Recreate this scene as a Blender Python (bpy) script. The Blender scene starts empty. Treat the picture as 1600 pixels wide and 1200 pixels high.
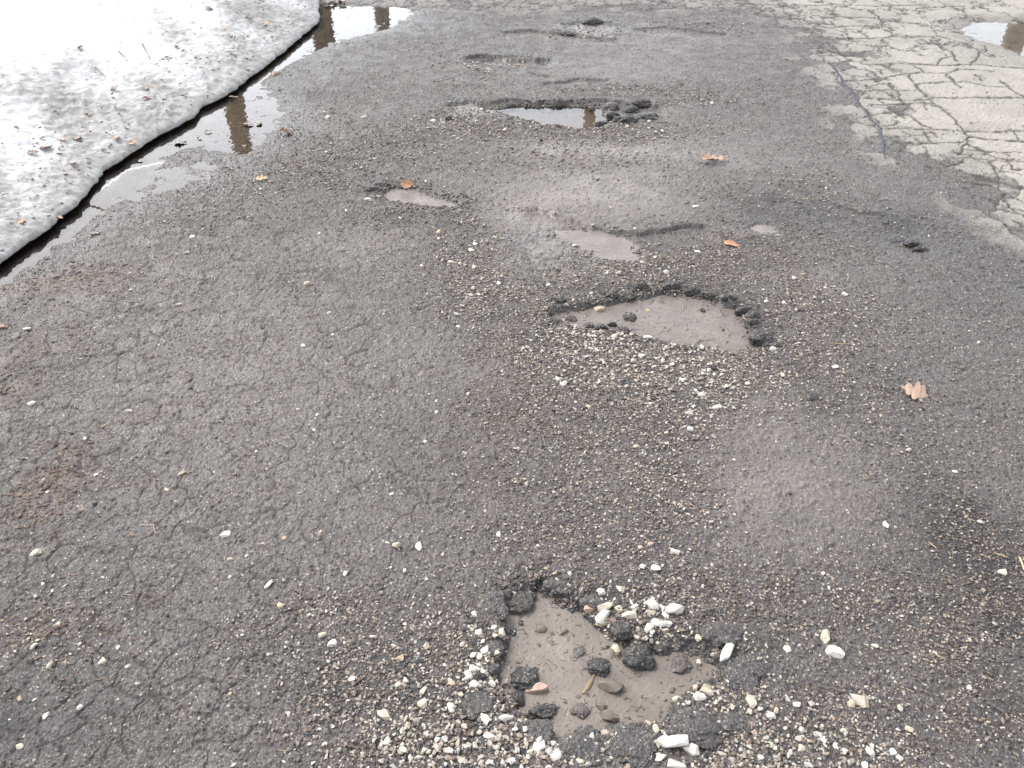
import bpy, bmesh, math, random
import numpy as np
from mathutils import Vector, Matrix, noise as mnoise

random.seed(7)
RNG = np.random.default_rng(11)
SC = bpy.context.scene
COL = SC.collection

# ------------------------------------------------------------------ camera, world, sun, exposure
FPX, CAMH, PITCH = 1305.0, 1.6, math.radians(37.5)      # focal length in px of a 1600 px wide frame
cam_d = bpy.data.cameras.new('camera'); cam = bpy.data.objects.new('camera', cam_d); COL.objects.link(cam)
cam.location = (0, 0, CAMH); cam.rotation_euler = (math.pi / 2 - PITCH, 0, 0)
cam_d.sensor_width = 36.0; cam_d.lens = 36.0 * FPX / 1600.0
cam_d.clip_start = 0.05; cam_d.clip_end = 2000.0
SC.camera = cam

SUN_EL, SUN_AZ = math.radians(52), math.radians(-50)    # azimuth from +Y (ahead), negative = left
w = bpy.data.worlds.new('World'); SC.world = w; w.use_nodes = True
nt = w.node_tree; nt.nodes.clear()
sky = nt.nodes.new('ShaderNodeTexSky'); sky.sky_type = 'NISHITA'; sky.sun_disc = False
sky.sun_elevation = SUN_EL; sky.sun_rotation = SUN_AZ
sky.air_density = 1.0; sky.dust_density = 3.0; sky.ozone_density = 1.0
hs = nt.nodes.new('ShaderNodeHueSaturation'); hs.inputs['Saturation'].default_value = 0.3
bg = nt.nodes.new('ShaderNodeBackground'); bg.inputs['Strength'].default_value = 0.12
wo = nt.nodes.new('ShaderNodeOutputWorld')
# thin bright overcast: the low sky is brighter than the zenith
tc = nt.nodes.new('ShaderNodeTexCoord'); sx = nt.nodes.new('ShaderNodeSeparateXYZ'); mr = nt.nodes.new('ShaderNodeMapRange'); mr.interpolation_type = 'SMOOTHSTEP'
for i, q in enumerate((.28, .78, 1.95, .95)): mr.inputs[i + 1].default_value = q
vm = nt.nodes.new('ShaderNodeVectorMath'); vm.operation = 'SCALE'
nt.links.new(tc.outputs['Generated'], sx.inputs[0]); nt.links.new(sx.outputs['Z'], mr.inputs[0]); nt.links.new(mr.outputs[0], vm.inputs['Scale'])
nt.links.new(sky.outputs[0], hs.inputs['Color']); nt.links.new(hs.outputs[0], vm.inputs[0]); nt.links.new(vm.outputs[0], bg.inputs['Color'])
nt.links.new(bg.outputs[0], wo.inputs['Surface'])

sun_d = bpy.data.lights.new('sun', 'SUN'); sun = bpy.data.objects.new('sun', sun_d); COL.objects.link(sun)
sun_d.energy = 0.9; sun_d.angle = math.radians(28); sun_d.color = (1.0, 0.965, 0.91)
sdir = Vector((math.sin(SUN_AZ) * math.cos(SUN_EL), math.cos(SUN_AZ) * math.cos(SUN_EL), math.sin(SUN_EL)))
sun.rotation_euler = sdir.to_track_quat('Z', 'Y').to_euler()
sun.location = (0, 0, 30)
SC.view_settings.view_transform = 'Standard'; SC.view_settings.look = 'None'
SC.view_settings.exposure = 1.52; SC.view_settings.gamma = 1.0
SC.render.engine = 'CYCLES'
SC.cycles.max_bounces = 6; SC.cycles.transparent_max_bounces = 8

# ------------------------------------------------------------------ helpers
CP, SP = math.cos(PITCH), math.sin(PITCH)
def gp(u, v, z=0.0):
    """ground point (x, y) where the sight line of photo pixel (u, v) meets height z"""
    xc, yc = (u - 800.0) / FPX, (600.0 - v) / FPX
    dy, dz = CP + yc * SP, -SP + yc * CP
    t = (z - CAMH) / dz
    return (xc * t, dy * t)
def mpp(u, v):
    """metres per photo pixel at the ground there"""
    x, y = gp(u, v)
    return (y * CP + CAMH * SP) / FPX
def poly(pts, z=0.0): return [gp(u, v, z) for u, v in pts]
def ell(u, v, ru, rv):
    cx, cy = gp(u, v)
    return cx, cy, ru * mpp(u, v), (gp(u, v - rv)[1] - gp(u, v + rv)[1]) / 2

def smooth(e0, e1, x):
    t = np.clip((x - e0) / (e1 - e0), 0, 1); return t * t * (3 - 2 * t)
_ang = np.random.default_rng(3).uniform(0, 2 * np.pi, 256)
GX, GY = np.cos(_ang).astype(np.float32), np.sin(_ang).astype(np.float32)
def hsh(xi, yi, seed):
    h = (xi.astype(np.uint32) * np.uint32(374761393) + yi.astype(np.uint32) * np.uint32(668265263) + np.uint32((seed * 2246822519) & 0xffffffff))
    h = (h ^ (h >> np.uint32(13))) * np.uint32(1274126177)
    return h ^ (h >> np.uint32(16))
def perlin(x, y, seed=0):
    x0, y0 = np.floor(x), np.floor(y)
    fx, fy = (x - x0).astype(np.float32), (y - y0).astype(np.float32)
    xi, yi = x0.astype(np.int32), y0.astype(np.int32)
    def g(i, j):
        k = hsh(xi + i, yi + j, seed) & np.uint32(255)
        return GX[k] * (fx - i) + GY[k] * (fy - j)
    u, v = fx * fx * fx * (fx * (fx * 6 - 15) + 10), fy * fy * fy * (fy * (fy * 6 - 15) + 10)
    a = g(0, 0) * (1 - u) + g(1, 0) * u; b = g(0, 1) * (1 - u) + g(1, 1) * u
    return (a * (1 - v) + b * v) * 1.5
def fbm(x, y, scale, octv=3, seed=0, gain=0.5):
    s, a, f, t = 0, 1.0, 1.0 / scale, 0.0
    for o in range(octv):
        s = s + a * perlin(x * f + 17.3 * o, y * f - 9.1 * o, seed + o); t += a; a *= gain; f *= 2.03
    return s / t * 1.4
def worley(x, y, seed=0):
    xi, yi = np.floor(x).astype(np.int32), np.floor(y).astype(np.int32)
    f1 = np.full(x.shape, 9.0, np.float32); f2 = f1.copy(); idh = np.zeros(x.shape, np.uint32)
    for i in (-1, 0, 1):
        for j in (-1, 0, 1):
            h = hsh(xi + i, yi + j, seed)
            px = xi + i + (h & np.uint32(1023)).astype(np.float32) / 1023.0
            py = yi + j + ((h >> np.uint32(10)) & np.uint32(1023)).astype(np.float32) / 1023.0
            d = np.sqrt((px - x) ** 2 + (py - y) ** 2).astype(np.float32)
            c = d < f1
            f2 = np.where(c, f1, np.minimum(f2, d)); idh = np.where(c, h, idh); f1 = np.where(c, d, f1)
    return f1, f2, ((idh >> np.uint32(20)).astype(np.float32) / 4095.0)
def seg_dist(x, y, pts, closed=False):
    d = np.full(x.shape, 1e9, np.float32)
    n = len(pts)
    for i in range(n if closed else n - 1):
        ax, ay = pts[i]; bx, by = pts[(i + 1) % n]
        vx, vy = bx - ax, by - ay
        t = np.clip(((x - ax) * vx + (y - ay) * vy) / (vx * vx + vy * vy + 1e-12), 0, 1)
        d = np.minimum(d, (x - ax - t * vx) ** 2 + (y - ay - t * vy) ** 2)
    return np.sqrt(d)
def inside(x, y, pts):
    r = np.zeros(x.shape, bool); n = len(pts)
    for i in range(n):
        ax, ay = pts[i]; bx, by = pts[(i + 1) % n]
        if ay == by: continue
        c = ((ay > y) != (by > y)) & (x < (bx - ax) * (y - ay) / (by - ay) + ax)
        r ^= c
    return r
def sdist(x, y, pts):
    d = seg_dist(x, y, pts, True); return np.where(inside(x, y, pts), -d, d)
def local(x, y, pts, m):
    p = np.array(pts); return np.nonzero((x > p[:, 0].min() - m) & (x < p[:, 0].max() + m) & (y > p[:, 1].min() - m) & (y < p[:, 1].max() + m))

def mesh_np(name, verts, faces, mat=None, smooth_sh=True, cols=None):
    """mesh from an (N,3) array and an (M,k) index array"""
    me = bpy.data.meshes.new(name); verts = np.ascontiguousarray(verts, np.float32); faces = np.ascontiguousarray(faces, np.int32)
    k = faces.shape[1]
    me.vertices.add(len(verts)); me.vertices.foreach_set('co', verts.ravel())
    me.loops.add(faces.size); me.loops.foreach_set('vertex_index', faces.ravel())
    me.polygons.add(len(faces)); me.polygons.foreach_set('loop_start', np.arange(0, faces.size, k, dtype=np.int32))
    me.update(calc_edges=True)
    me.polygons.foreach_set('use_smooth', np.full(len(faces), smooth_sh, bool))
    for nm, c in (cols or {}).items():
        a = me.color_attributes.new(nm, 'FLOAT_COLOR', 'POINT')
        c4 = np.ones((len(verts), 4), np.float32); c4[:, :c.shape[1]] = c
        a.data.foreach_set('color', c4.ravel())
    if mat: me.materials.append(mat)
    return me
def link(name, me, label=None, cat=None, group=None, kind=None, parent=None):
    o = bpy.data.objects.new(name, me); COL.objects.link(o)
    if label: o['label'] = label
    if cat: o['category'] = cat
    if group: o['group'] = group
    if kind: o['kind'] = kind
    if parent: o.parent = parent
    return o

# ------------------------------------------------------------------ materials
class NB:
    def __init__(s, name):
        s.m = bpy.data.materials.new(name); s.m.use_nodes = True; s.t = s.m.node_tree; s.t.nodes.clear()
        s.out = s.n('OutputMaterial')
    def n(s, typ, **kw):
        o = s.t.nodes.new('ShaderNode' + typ)
        for k, v in kw.items(): setattr(o, k, v)
        return o
    def l(s, a, b): s.t.links.new(a, b)
    def put(s, sock, v):
        if isinstance(v, bpy.types.NodeSocket): s.l(v, sock)
        elif isinstance(v, (tuple, list)): sock.default_value = tuple(v) + ((1,) if len(v) == 3 and sock.type == 'RGBA' else ())
        else: sock.default_value = v
    def math(s, op, a, b=0.0, clamp=False):
        o = s.n('Math', operation=op, use_clamp=clamp); s.put(o.inputs[0], a); s.put(o.inputs[1], b); return o.outputs[0]
    def mix(s, f, a, b, typ='MIX'):
        o = s.n('Mix', data_type='RGBA', blend_type=typ); s.put(o.inputs[0], f); s.put(o.inputs[6], a); s.put(o.inputs[7], b); return o.outputs[2]
    def mixf(s, f, a, b):
        o = s.n('Mix', data_type='FLOAT'); s.put(o.inputs[0], f); s.put(o.inputs[2], a); s.put(o.inputs[3], b); return o.outputs[0]
    def ramp(s, f, stops, interp='LINEAR'):
        o = s.n('ValToRGB'); s.put(o.inputs[0], f); r = o.color_ramp; r.interpolation = interp
        while len(r.elements) < len(stops): r.elements.new(0.5)
        for e, (p, c) in zip(r.elements, stops):
            e.position = p; e.color = (c, c, c, 1) if not isinstance(c, (tuple, list)) else tuple(c) + (1,)
        return o.outputs[0]
    def mrange(s, v, a, b, c=0.0, d=1.0):
        o = s.n('MapRange', interpolation_type='SMOOTHSTEP'); s.put(o.inputs[0], v)
        for i, q in enumerate((a, b, c, d)): o.inputs[i + 1].default_value = q
        return o.outputs[0]
    def noise(s, co, scale, detail=3.0, rough=0.55):
        o = s.n('TexNoise'); s.put(o.inputs['Vector'], co); o.inputs['Scale'].default_value = scale
        o.inputs['Detail'].default_value = detail; o.inputs['Roughness'].default_value = rough; return o.outputs[0]
    def vor(s, co, scale):
        o = s.n('TexVoronoi'); s.put(o.inputs['Vector'], co); o.inputs['Scale'].default_value = scale
        sp = s.n('SeparateColor'); s.l(o.outputs['Color'], sp.inputs[0]); return o.outputs['Distance'], sp.outputs
    def attr(s, name):
        a = s.n('Attribute', attribute_name=name); sp = s.n('SeparateColor'); s.l(a.outputs['Color'], sp.inputs[0]); return sp.outputs
    def bump(s, h, dist, strength=1.0, normal=None):
        o = s.n('Bump'); s.put(o.inputs['Height'], h); o.inputs['Distance'].default_value = dist; o.inputs['Strength'].default_value = strength
        if normal: s.l(normal, o.inputs['Normal'])
        return o.outputs[0]
    def bsdf(s, base, rough, normal=None, **kw):
        p = s.n('BsdfPrincipled'); s.put(p.inputs['Base Color'], base); s.put(p.inputs['Roughness'], rough)
        if normal: s.l(normal, p.inputs['Normal'])
        for k, v in kw.items(): s.put(p.inputs[k.replace('_', ' ')], v)
        return p
    def done(s, sh): s.l(sh if isinstance(sh, bpy.types.NodeSocket) else sh.outputs[0], s.out.inputs['Surface']); return s.m

def asphalt(name, tone=1.0, wet0=0.0, mud_dust=0.0):
    b = NB(name); co = b.n('NewGeometry').outputs['Position']
    A = b.attr('mask_a'); B = b.attr('mask_b')
    mud, wet, pale = A[0], A[1], A[2]; crack, dark, brown = B[0], B[1], B[2]
    n_big, n_mid, n_fine = b.noise(co, 1.3, 4), b.noise(co, 11, 4), b.noise(co, 140, 3)
    d1, r1 = b.vor(co, 135); d2, r2 = b.vor(co, 300); d3, r3 = b.vor(co, 62)
    matrix = b.mix(b.ramp(n_mid, [(.3, 0), (.7, 1)]), (.069 * tone, .060 * tone, .058 * tone), (.106 * tone, .093 * tone, .089 * tone))
    matrix = b.mix(b.math('MULTIPLY', b.ramp(n_big, [(.38, 0), (.64, 1)]), .6), matrix, (.136 * tone, .1195 * tone, .1125 * tone))
    stops = [(0, (.016, .0155, .015)), (.3, (.045, .052, .051)), (.5, (.095, .089, .085)), (.74, (.15, .137, .12)), (.88, (.25, .225, .19)), (.965, (.46, .43, .38)), (1, (.6, .57, .51))]
    g1 = b.ramp(r1[0], stops, 'CONSTANT'); g2 = b.ramp(r2[1], stops, 'CONSTANT')
    f2 = b.mrange(d2, .62, .4); f1 = b.mrange(d1, .5, .33)
    f1 = b.math('MULTIPLY', f1, b.math('GREATER_THAN', r1[2], .35))
    c = b.mix(b.math('MULTIPLY', f2, .62), matrix, g2); c = b.mix(b.math('MULTIPLY', f1, .8), c, g1)
    # pits between the grains hold dark binder
    c = b.mix(b.math('MULTIPLY', b.math('GREATER_THAN', r3[0], .84), b.mrange(d3, .42, .25)), c, (.022, .021, .021))
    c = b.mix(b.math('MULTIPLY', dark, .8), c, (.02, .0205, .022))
    c = b.mix(b.math('MULTIPLY', brown, .6), c, b.mix(n_fine, (.07, .053, .043), (.16, .12, .095)))
    mudc = b.mix(n_mid, (.13, .1125, .10), (.18, .158, .141))
    mudc = b.mix(b.math('MULTIPLY', f2, .22), mudc, g2)
    c = b.mix(b.math('MAXIMUM', b.math('MULTIPLY', mud, .9), mud_dust), c, mudc)
    palec = b.mix(b.noise(co, 60, 5, .7), (.25, .234, .205), (.39, .367, .325))
    palec = b.mix(b.math('MULTIPLY', b.math('GREATER_THAN', r2[2], .8), .5), palec, (.13, .12, .105))
    palec = b.mix(b.math('MULTIPLY', b.ramp(b.noise(co, 5, 4), [(.4, 0), (.75, 1)]), .35), palec, (.2, .18, .155))
    c = b.mix(pale, c, palec)
    c = b.mix(crack, c, b.mix(n_fine, (.022, .02, .019), (.055, .046, .038)))
    wt = b.math('MAXIMUM', wet, wet0)
    c = b.mix(b.math('MULTIPLY', wt, .35), c, (.03, .029, .03))
    rough = b.mixf(wt, b.mixf(b.ramp(n_mid, [(.35, .1), (.65, 1)]), .42, .8), .2)
    rough = b.mixf(b.math('MULTIPLY', mud, .75), rough, .26)
    rough = b.mixf(pale, rough, .8)
    h = b.math('SUBTRACT', b.math('MULTIPLY', f2, .5), b.math('MULTIPLY', d1, 1.0))
    h = b.math('ADD', h, b.math('MULTIPLY', n_fine, .8))
    h = b.math('MULTIPLY', h, b.math('SUBTRACT', 1.0, b.math('MULTIPLY', b.math('MAXIMUM', mud, pale), .8)))
    nrm = b.bump(h, .0032, .8)
    return b.done(b.bsdf(c, rough, nrm, Specular_IOR_Level=.45))
M_ROAD = asphalt('road_asphalt')
M_LUMP = asphalt('broken_asphalt', .36, .4)
M_SLAB = asphalt('asphalt_slab', .6, .2)
M_LUMP_MUD = asphalt('muddy_asphalt', .8, .1, .42)

def stone_mat(name, use_obj):
    b = NB(name); co = b.n('NewGeometry').outputs['Position']
    base = b.n('ObjectInfo').outputs['Color'] if use_obj else b.n('Attribute', attribute_name='tint').outputs['Color']
    n1, n2 = b.noise(co, 60 if use_obj else 90, 4, .65), b.noise(co, 220, 3)
    c = b.mix(b.ramp(n1, [(.38, 0), (.72, 1)]), base, b.mix(1.0, base, (.66, .6, .52), 'MULTIPLY'))
    c = b.mix(b.ramp(n2, [(.6, 0), (.8, .5)]), c, b.mix(1.0, base, (.4, .36, .31), 'MULTIPLY'))
    return b.done(b.bsdf(c, .62, b.bump(b.math('ADD', n1, b.math('MULTIPLY', n2, .5)), .0015, .7), Specular_IOR_Level=.4))
M_STONE = stone_mat('limestone', True); M_GRAVEL = stone_mat('gravel_mix', False)

def clear_water():
    b = NB('puddle_water'); co = b.n('TexCoord').outputs['Object']
    nrm = b.bump(b.noise(co, 14, 2), .0012, .55)
    fr = b.n('Fresnel'); fr.inputs['IOR'].default_value = 1.34; b.l(nrm, fr.inputs['Normal'])
    tr = b.n('BsdfTransparent'); tr.inputs[0].default_value = (.9, .86, .8, 1)
    gl = b.n('BsdfGlossy'); gl.inputs['Roughness'].default_value = .02; gl.inputs['Color'].default_value = (1, 1, 1, 1); b.l(nrm, gl.inputs['Normal'])
    mx = b.n('MixShader'); b.l(fr.outputs[0], mx.inputs[0]); b.l(tr.outputs[0], mx.inputs[1]); b.l(gl.outputs[0], mx.inputs[2])
    return b.done(mx)
M_WATER = clear_water()
def muddy_water(name, c0, c1, r0, r1):
    b = NB(name); co = b.n('TexCoord').outputs['Object']
    n1, n2, n3 = b.noise(co, 9, 4), b.noise(co, 55, 4, .6), b.noise(co, 260, 2)
    c = b.mix(b.ramp(n1, [(.35, 0), (.7, 1)]), c0, c1)
    c = b.mix(b.ramp(n2, [(.6, 0), (.78, .45)]), c, tuple(q * .6 for q in c0))
    h = b.math('ADD', n2, b.math('MULTIPLY', n3, .25))
    return b.done(b.bsdf(c, b.mixf(b.ramp(n2, [(.45, 0), (.65, 1)]), r0, r1), b.bump(b.math('ADD', h, b.math('MULTIPLY', n1, 1.5)), .0045, .6), IOR=1.36))
M_MUDW = muddy_water('muddy_puddle_water', (.15, .128, .11), (.208, .181, .158), .05, .34)
M_SILT = muddy_water('wet_silt', (.135, .115, .102), (.18, .156, .139), .04, .34)

def snow_mat():
    b = NB('dirty_snow'); co = b.n('TexCoord').outputs['Object']; D = b.attr('dirt')
    n1, n2, n3, n4 = b.noise(co, 7, 5, .62), b.noise(co, 75, 5, .7), b.noise(co, 230, 3, .6), b.noise(co, 22, 5, .75)
    c = b.mix(b.ramp(n2, [(.3, 0), (.7, 1)]), (.80, .81, .82), (.9, .905, .91))
    dirt = b.math('MULTIPLY', b.math('POWER', D[0], .55), b.ramp(b.math('ADD', b.math('MULTIPLY', n4, .6), b.math('MULTIPLY', n2, .5)), [(.3, .62), (.7, 1)]))
    c = b.mix(dirt, c, b.mix(n2, (.115, .106, .095), (.245, .235, .218)))
    c = b.mix(b.math('MULTIPLY', b.ramp(n3, [(.6, 0), (.72, 1)]), b.math('ADD', b.math('MULTIPLY', D[0], .4), .02)), c, (.07, .055, .045))
    c = b.mix(D[1], c, (.2, .165, .135))
    h = b.math('ADD', b.math('MULTIPLY', n2, .8), b.math('MULTIPLY', n3, .5))
    return b.done(b.bsdf(c, .5, b.bump(h, .006, .65), Specular_IOR_Level=.4))
M_SNOW = snow_mat()
def leaf_mat(name, c0, c1, rough=.6):
    b = NB(name); co = b.n('NewGeometry').outputs['Position']; n = b.noise(co, 70, 4); n2 = b.noise(co, 260, 3)
    c = b.mix(n, c0, c1); c = b.mix(b.ramp(n2, [(.55, 0), (.75, .5)]), c, tuple(q * .4 for q in c0))
    return b.done(b.bsdf(c, rough, b.bump(n, .002, .5)))
M_LEAF = {'orange': leaf_mat('orange_leaf', (.27, .125, .068), (.42, .23, .14)), 'tan': leaf_mat('tan_leaf', (.30, .2, .115), (.46, .33, .21)),
          'brown': leaf_mat('brown_leaf', (.085, .036, .022), (.17, .075, .045), .4), 'dark': leaf_mat('dark_leaf', (.04, .022, .016), (.09, .05, .033), .35),
          'pink': leaf_mat('pink_leaf', (.29, .18, .13), (.45, .32, .24))}
M_STRAW = leaf_mat('straw', (.28, .2, .11), (.48, .38, .24)); M_TWIG = leaf_mat('twig_bark', (.07, .04, .025), (.15, .09, .06))
M_SEAL = None
def seal_mat():
    b = NB('crack_sealant'); co = b.n('TexCoord').outputs['Object']; n = b.noise(co, 50, 4)
    return b.done(b.bsdf(b.mix(n, (.04, .045, .055), (.085, .094, .112)), .8, b.bump(n, .003, .6), Specular_IOR_Level=.2))
M_SEAL = seal_mat()
def bark_mat(name, c0, c1):
    b = NB(name); mp = b.n('Mapping'); mp.inputs['Scale'].default_value = (1, 1, .18); b.l(b.n('TexCoord').outputs['Object'], mp.inputs[0])
    n = b.noise(mp.outputs[0], 26, 5, .7)
    return b.done(b.bsdf(b.mix(b.ramp(n, [(.35, 0), (.65, 1)]), c0, c1), .85, b.bump(n, .03, .8)))
M_BARK = bark_mat('brown_bark', (.17, .11, .06), (.42, .29, .16)); M_BARK_G = bark_mat('grey_bark', (.15, .135, .105), (.38, .34, .275))
M_BARK_D = bark_mat('dark_bark', (.06, .048, .03), (.19, .15, .095))

# ------------------------------------------------------------------ layout traced on the ground plane
P_NEAR = poly([(783, 948), (800, 925), (838, 905), (872, 922), (910, 945), (925, 962), (955, 985), (1000, 1003), (1060, 1000), (1110, 1008), (1132, 1030), (1108, 1052), (1082, 1068),
               (1062, 1092), (1040, 1118), (1000, 1128), (958, 1126), (925, 1140), (880, 1148), (850, 1142), (822, 1122), (800, 1098), (782, 1070), (776, 1030), (788, 995), (778, 968)])
P_MID = poly([(846, 488), (872, 478), (905, 474), (935, 466), (968, 462), (1000, 455), (1058, 449), (1118, 460), (1160, 476), (1176, 500), (1182, 525), (1192, 545), (1150, 552), (1098, 546), (1040, 537), (990, 520), (950, 517), (905, 511), (868, 503)])
P_LEAF = poly([(588, 298), (612, 288), (640, 285), (668, 296), (722, 312), (716, 323), (672, 320), (630, 316), (598, 308)])
P_FLAT = poly([(800, 366), (850, 356), (905, 355), (955, 366), (985, 385), (1000, 402), (985, 415), (940, 412), (890, 420), (830, 425), (800, 410), (782, 388)])
P_CRES = poly([(880, 362), (915, 359), (955, 366), (985, 385), (1003, 405), (985, 407), (945, 396), (905, 382)])
P_FAR = poly([(772, 166), (800, 158), (850, 159), (900, 158), (938, 162), (945, 172), (960, 182), (940, 196), (900, 198), (850, 192), (805, 182)])
P_BEYOND = poly([(735, 92), (770, 84), (820, 86), (862, 88), (870, 96), (820, 99), (770, 100)])
P_TOP = poly([(872, 38), (905, 31), (960, 34), (985, 44), (950, 57), (905, 55)])
P_SMALLR = poly([(1160, 348), (1185, 345), (1212, 350), (1218, 360), (1195, 363), (1170, 358)])
P_SMALLR2 = poly([(1388, 372), (1412, 370), (1440, 378), (1448, 388), (1425, 392), (1400, 386)])
P_THIRD = poly([(690, 160), (735, 155), (775, 165), (770, 176), (720, 178)])
P_GUT1 = poly([(-80, 490), (0, 446), (45, 418), (100, 378), (170, 318), (225, 282), (250, 250), (240, 225), (150, 262), (50, 340), (-80, 430)])
P_GUT2 = poly([(215, 256), (215, 215), (310, 172), (395, 118), (425, 140), (446, 165), (450, 190), (415, 225), (385, 240), (300, 228), (260, 245)])
P_GUT3 = poly([(430, 105), (490, 40), (500, 10), (520, 4), (640, 8), (652, 18), (612, 44), (545, 60), (480, 84)])
P_FILM = poly([(165, 305), (215, 268), (290, 252), (345, 255), (335, 280), (270, 296), (205, 318)])
P_RIGHT = poly([(1490, 42), (1520, 30), (1560, 30), (1640, 28), (1660, 70), (1640, 92), (1600, 84), (1560, 70), (1515, 56)])
P_OLD = poly([(560, -14), (560, 2), (700, 8), (850, 9), (1000, 9), (1150, 12), (1225, 26), (1275, 46), (1300, 95), (1320, 115), (1345, 150), (1365, 190), (1388, 222), (1430, 240), (1490, 255), (1525, 278), (1560, 308), (1600, 345),
              (1760, 430), (2600, 430), (2600, -60), (560, -60)])
SNOW_EDGE = [gp(u, v, .008) for u, v in [(0, 408), (40, 378), (75, 356), (120, 318), (150, 286), (163, 266), (200, 242), (240, 217), (303, 182), (320, 165), (350, 150), (395, 121), (440, 85), (462, 63), (499, 33), (497, 2)]]
SNOW_EDGE = [(-2.5, .2), (-2.28, 1.6)] + SNOW_EDGE + [(-1.66, 8.0), (-2.0, 9.5), (-2.6, 12.5)]
_se = np.array(SNOW_EDGE); _se = _se[np.argsort(_se[:, 1])]
def snow_x(y): return np.interp(y, _se[:, 1], _se[:, 0])

# ------------------------------------------------------------------ the road: one height field, finer where it is nearer the viewer
NC = 1500
ys = [0.5]
while ys[-1] < 8.3: ys.append(ys[-1] + 0.0023 * (ys[-1] / .85) ** .85)
while ys[-1] < 13.0: ys.append(ys[-1] + 0.02 * (ys[-1] / 8.3) ** 3)
ys = np.array(ys); NR = len(ys)
def half(y): return .62 * y + .85
S = np.linspace(-1, 1, NC)
Y = np.repeat(ys[:, None], NC, 1); X = S[None, :] * half(ys)[:, None]
X = X.astype(np.float32); Y = Y.astype(np.float32)

Z = .008 * fbm(X, Y, .9, 3, 1) + .0035 * fbm(X, Y, .16, 3, 5)
mud = np.zeros_like(X); wet = np.zeros_like(X); dark = np.zeros_like(X); brown = np.zeros_like(X)
wx = .022 * fbm(X, Y, .08, 4, 21); wy = .022 * fbm(X, Y, .08, 4, 31)

# grains of aggregate standing out of the binder
f1, f2, cid = worley(X / .0105, Y / .0105, 41)
Z += np.where(cid > .35, .0031 * (cid + .2) * np.clip(1 - f1 / .62, 0, 1), 0).astype(np.float32)
f1b, _, cidb = worley(X / .026, Y / .026, 43)
Z += np.where(cidb > .8, .0042 * np.sqrt(np.clip(1 - f1b / .45, 0, 1)), 0).astype(np.float32)
rough_amt = smooth(-.25, .45, fbm(X, Y, .35, 3, 51))
Z += (.0030 * rough_amt * fbm(X, Y, .022, 4, 55)).astype(np.float32)

# (u, v, ru, rv, weight, pale) : where loose gravel lies
ZONES = [(700, 1170, 150, 45, 1.0, .8), (620, 1070, 110, 70, .75, .45), (520, 1120, 60, 60, .4, .3), (760, 1040, 40, 60, .8, .7), (860, 1190, 70, 30, .6, .8), (1230, 1165, 130, 50, 1.0, .7), (1350, 1120, 110, 60, .5, .4), (1000, 960, 70, 34, .9, .7), (985, 985, 40, 20, .8, .7),
         (1150, 1090, 60, 40, .5, .6), (1120, 960, 120, 50, .45, .35), (920, 930, 110, 25, .5, .15), (1560, 880, 80, 120, .9, .12), (1480, 1010, 90, 90, .55, .2), (1540, 1130, 90, 80, .35, .25), (1040, 720, 60, 130, .7, .45), (1080, 620, 70, 40, .8, .7), (900, 545, 80, 45, 1.0, .75),
         (1030, 570, 110, 34, 1.0, .9), (1120, 590, 70, 30, .8, .8), (1000, 420, 110, 28, .85, .5), (1100, 400, 90, 35, .55, .3), (740, 430, 45, 60, .8, .55), (720, 385, 60, 40, .55, .4), (660, 335, 100, 24, .8, .18), (850, 450, 90, 24, .7, .5), (800, 520, 60, 60, .45, .3),
         (560, 235, 120, 36, .6, .4), (450, 280, 110, 30, .45, .3), (720, 185, 50, 16, .9, .85), (830, 205, 150, 16, .9, .6), (960, 205, 120, 16, .7, .55), (880, 250, 130, 18, .5, .5), (1080, 155, 80, 14, .5, .5), (770, 100, 60, 8, .9, .7), (720, 120, 60, 12, .4, .5),
         (930, 50, 60, 10, .7, .7), (1100, 40, 60, 9, .6, .7), (1250, 290, 70, 30, .4, .4), (1130, 310, 60, 20, .4, .3), (1220, 370, 90, 26, .55, .2), (1400, 345, 60, 18, .4, .2), (1280, 480, 90, 50, .45, .45), (1230, 560, 70, 60, .5, .45), (1350, 590, 80, 40, .3, .35), (850, 640, 120, 70, .4, .35),
         (930, 700, 170, 180, .3, .35), (700, 1040, 160, 90, .3, .4), (1180, 500, 220, 90, .22, .3), (900, 800, 140, 90, .35, .3), (600, 960, 160, 60, .3, .35), (450, 1000, 90, 70, .25, .35), (320, 340, 80, 30, .3, .35), (1380, 930, 120, 60, .35, .3), (1250, 930, 160, 50, .25, .3), (960, 140, 80, 10, .4, .6), (60, 1000, 100, 90, .2, .4), (1400, 690, 90, 70, .2, .3)]
ZE = [(ell(u, v, ru, rv), a, p) for u, v, ru, rv, a, p in ZONES]
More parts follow.
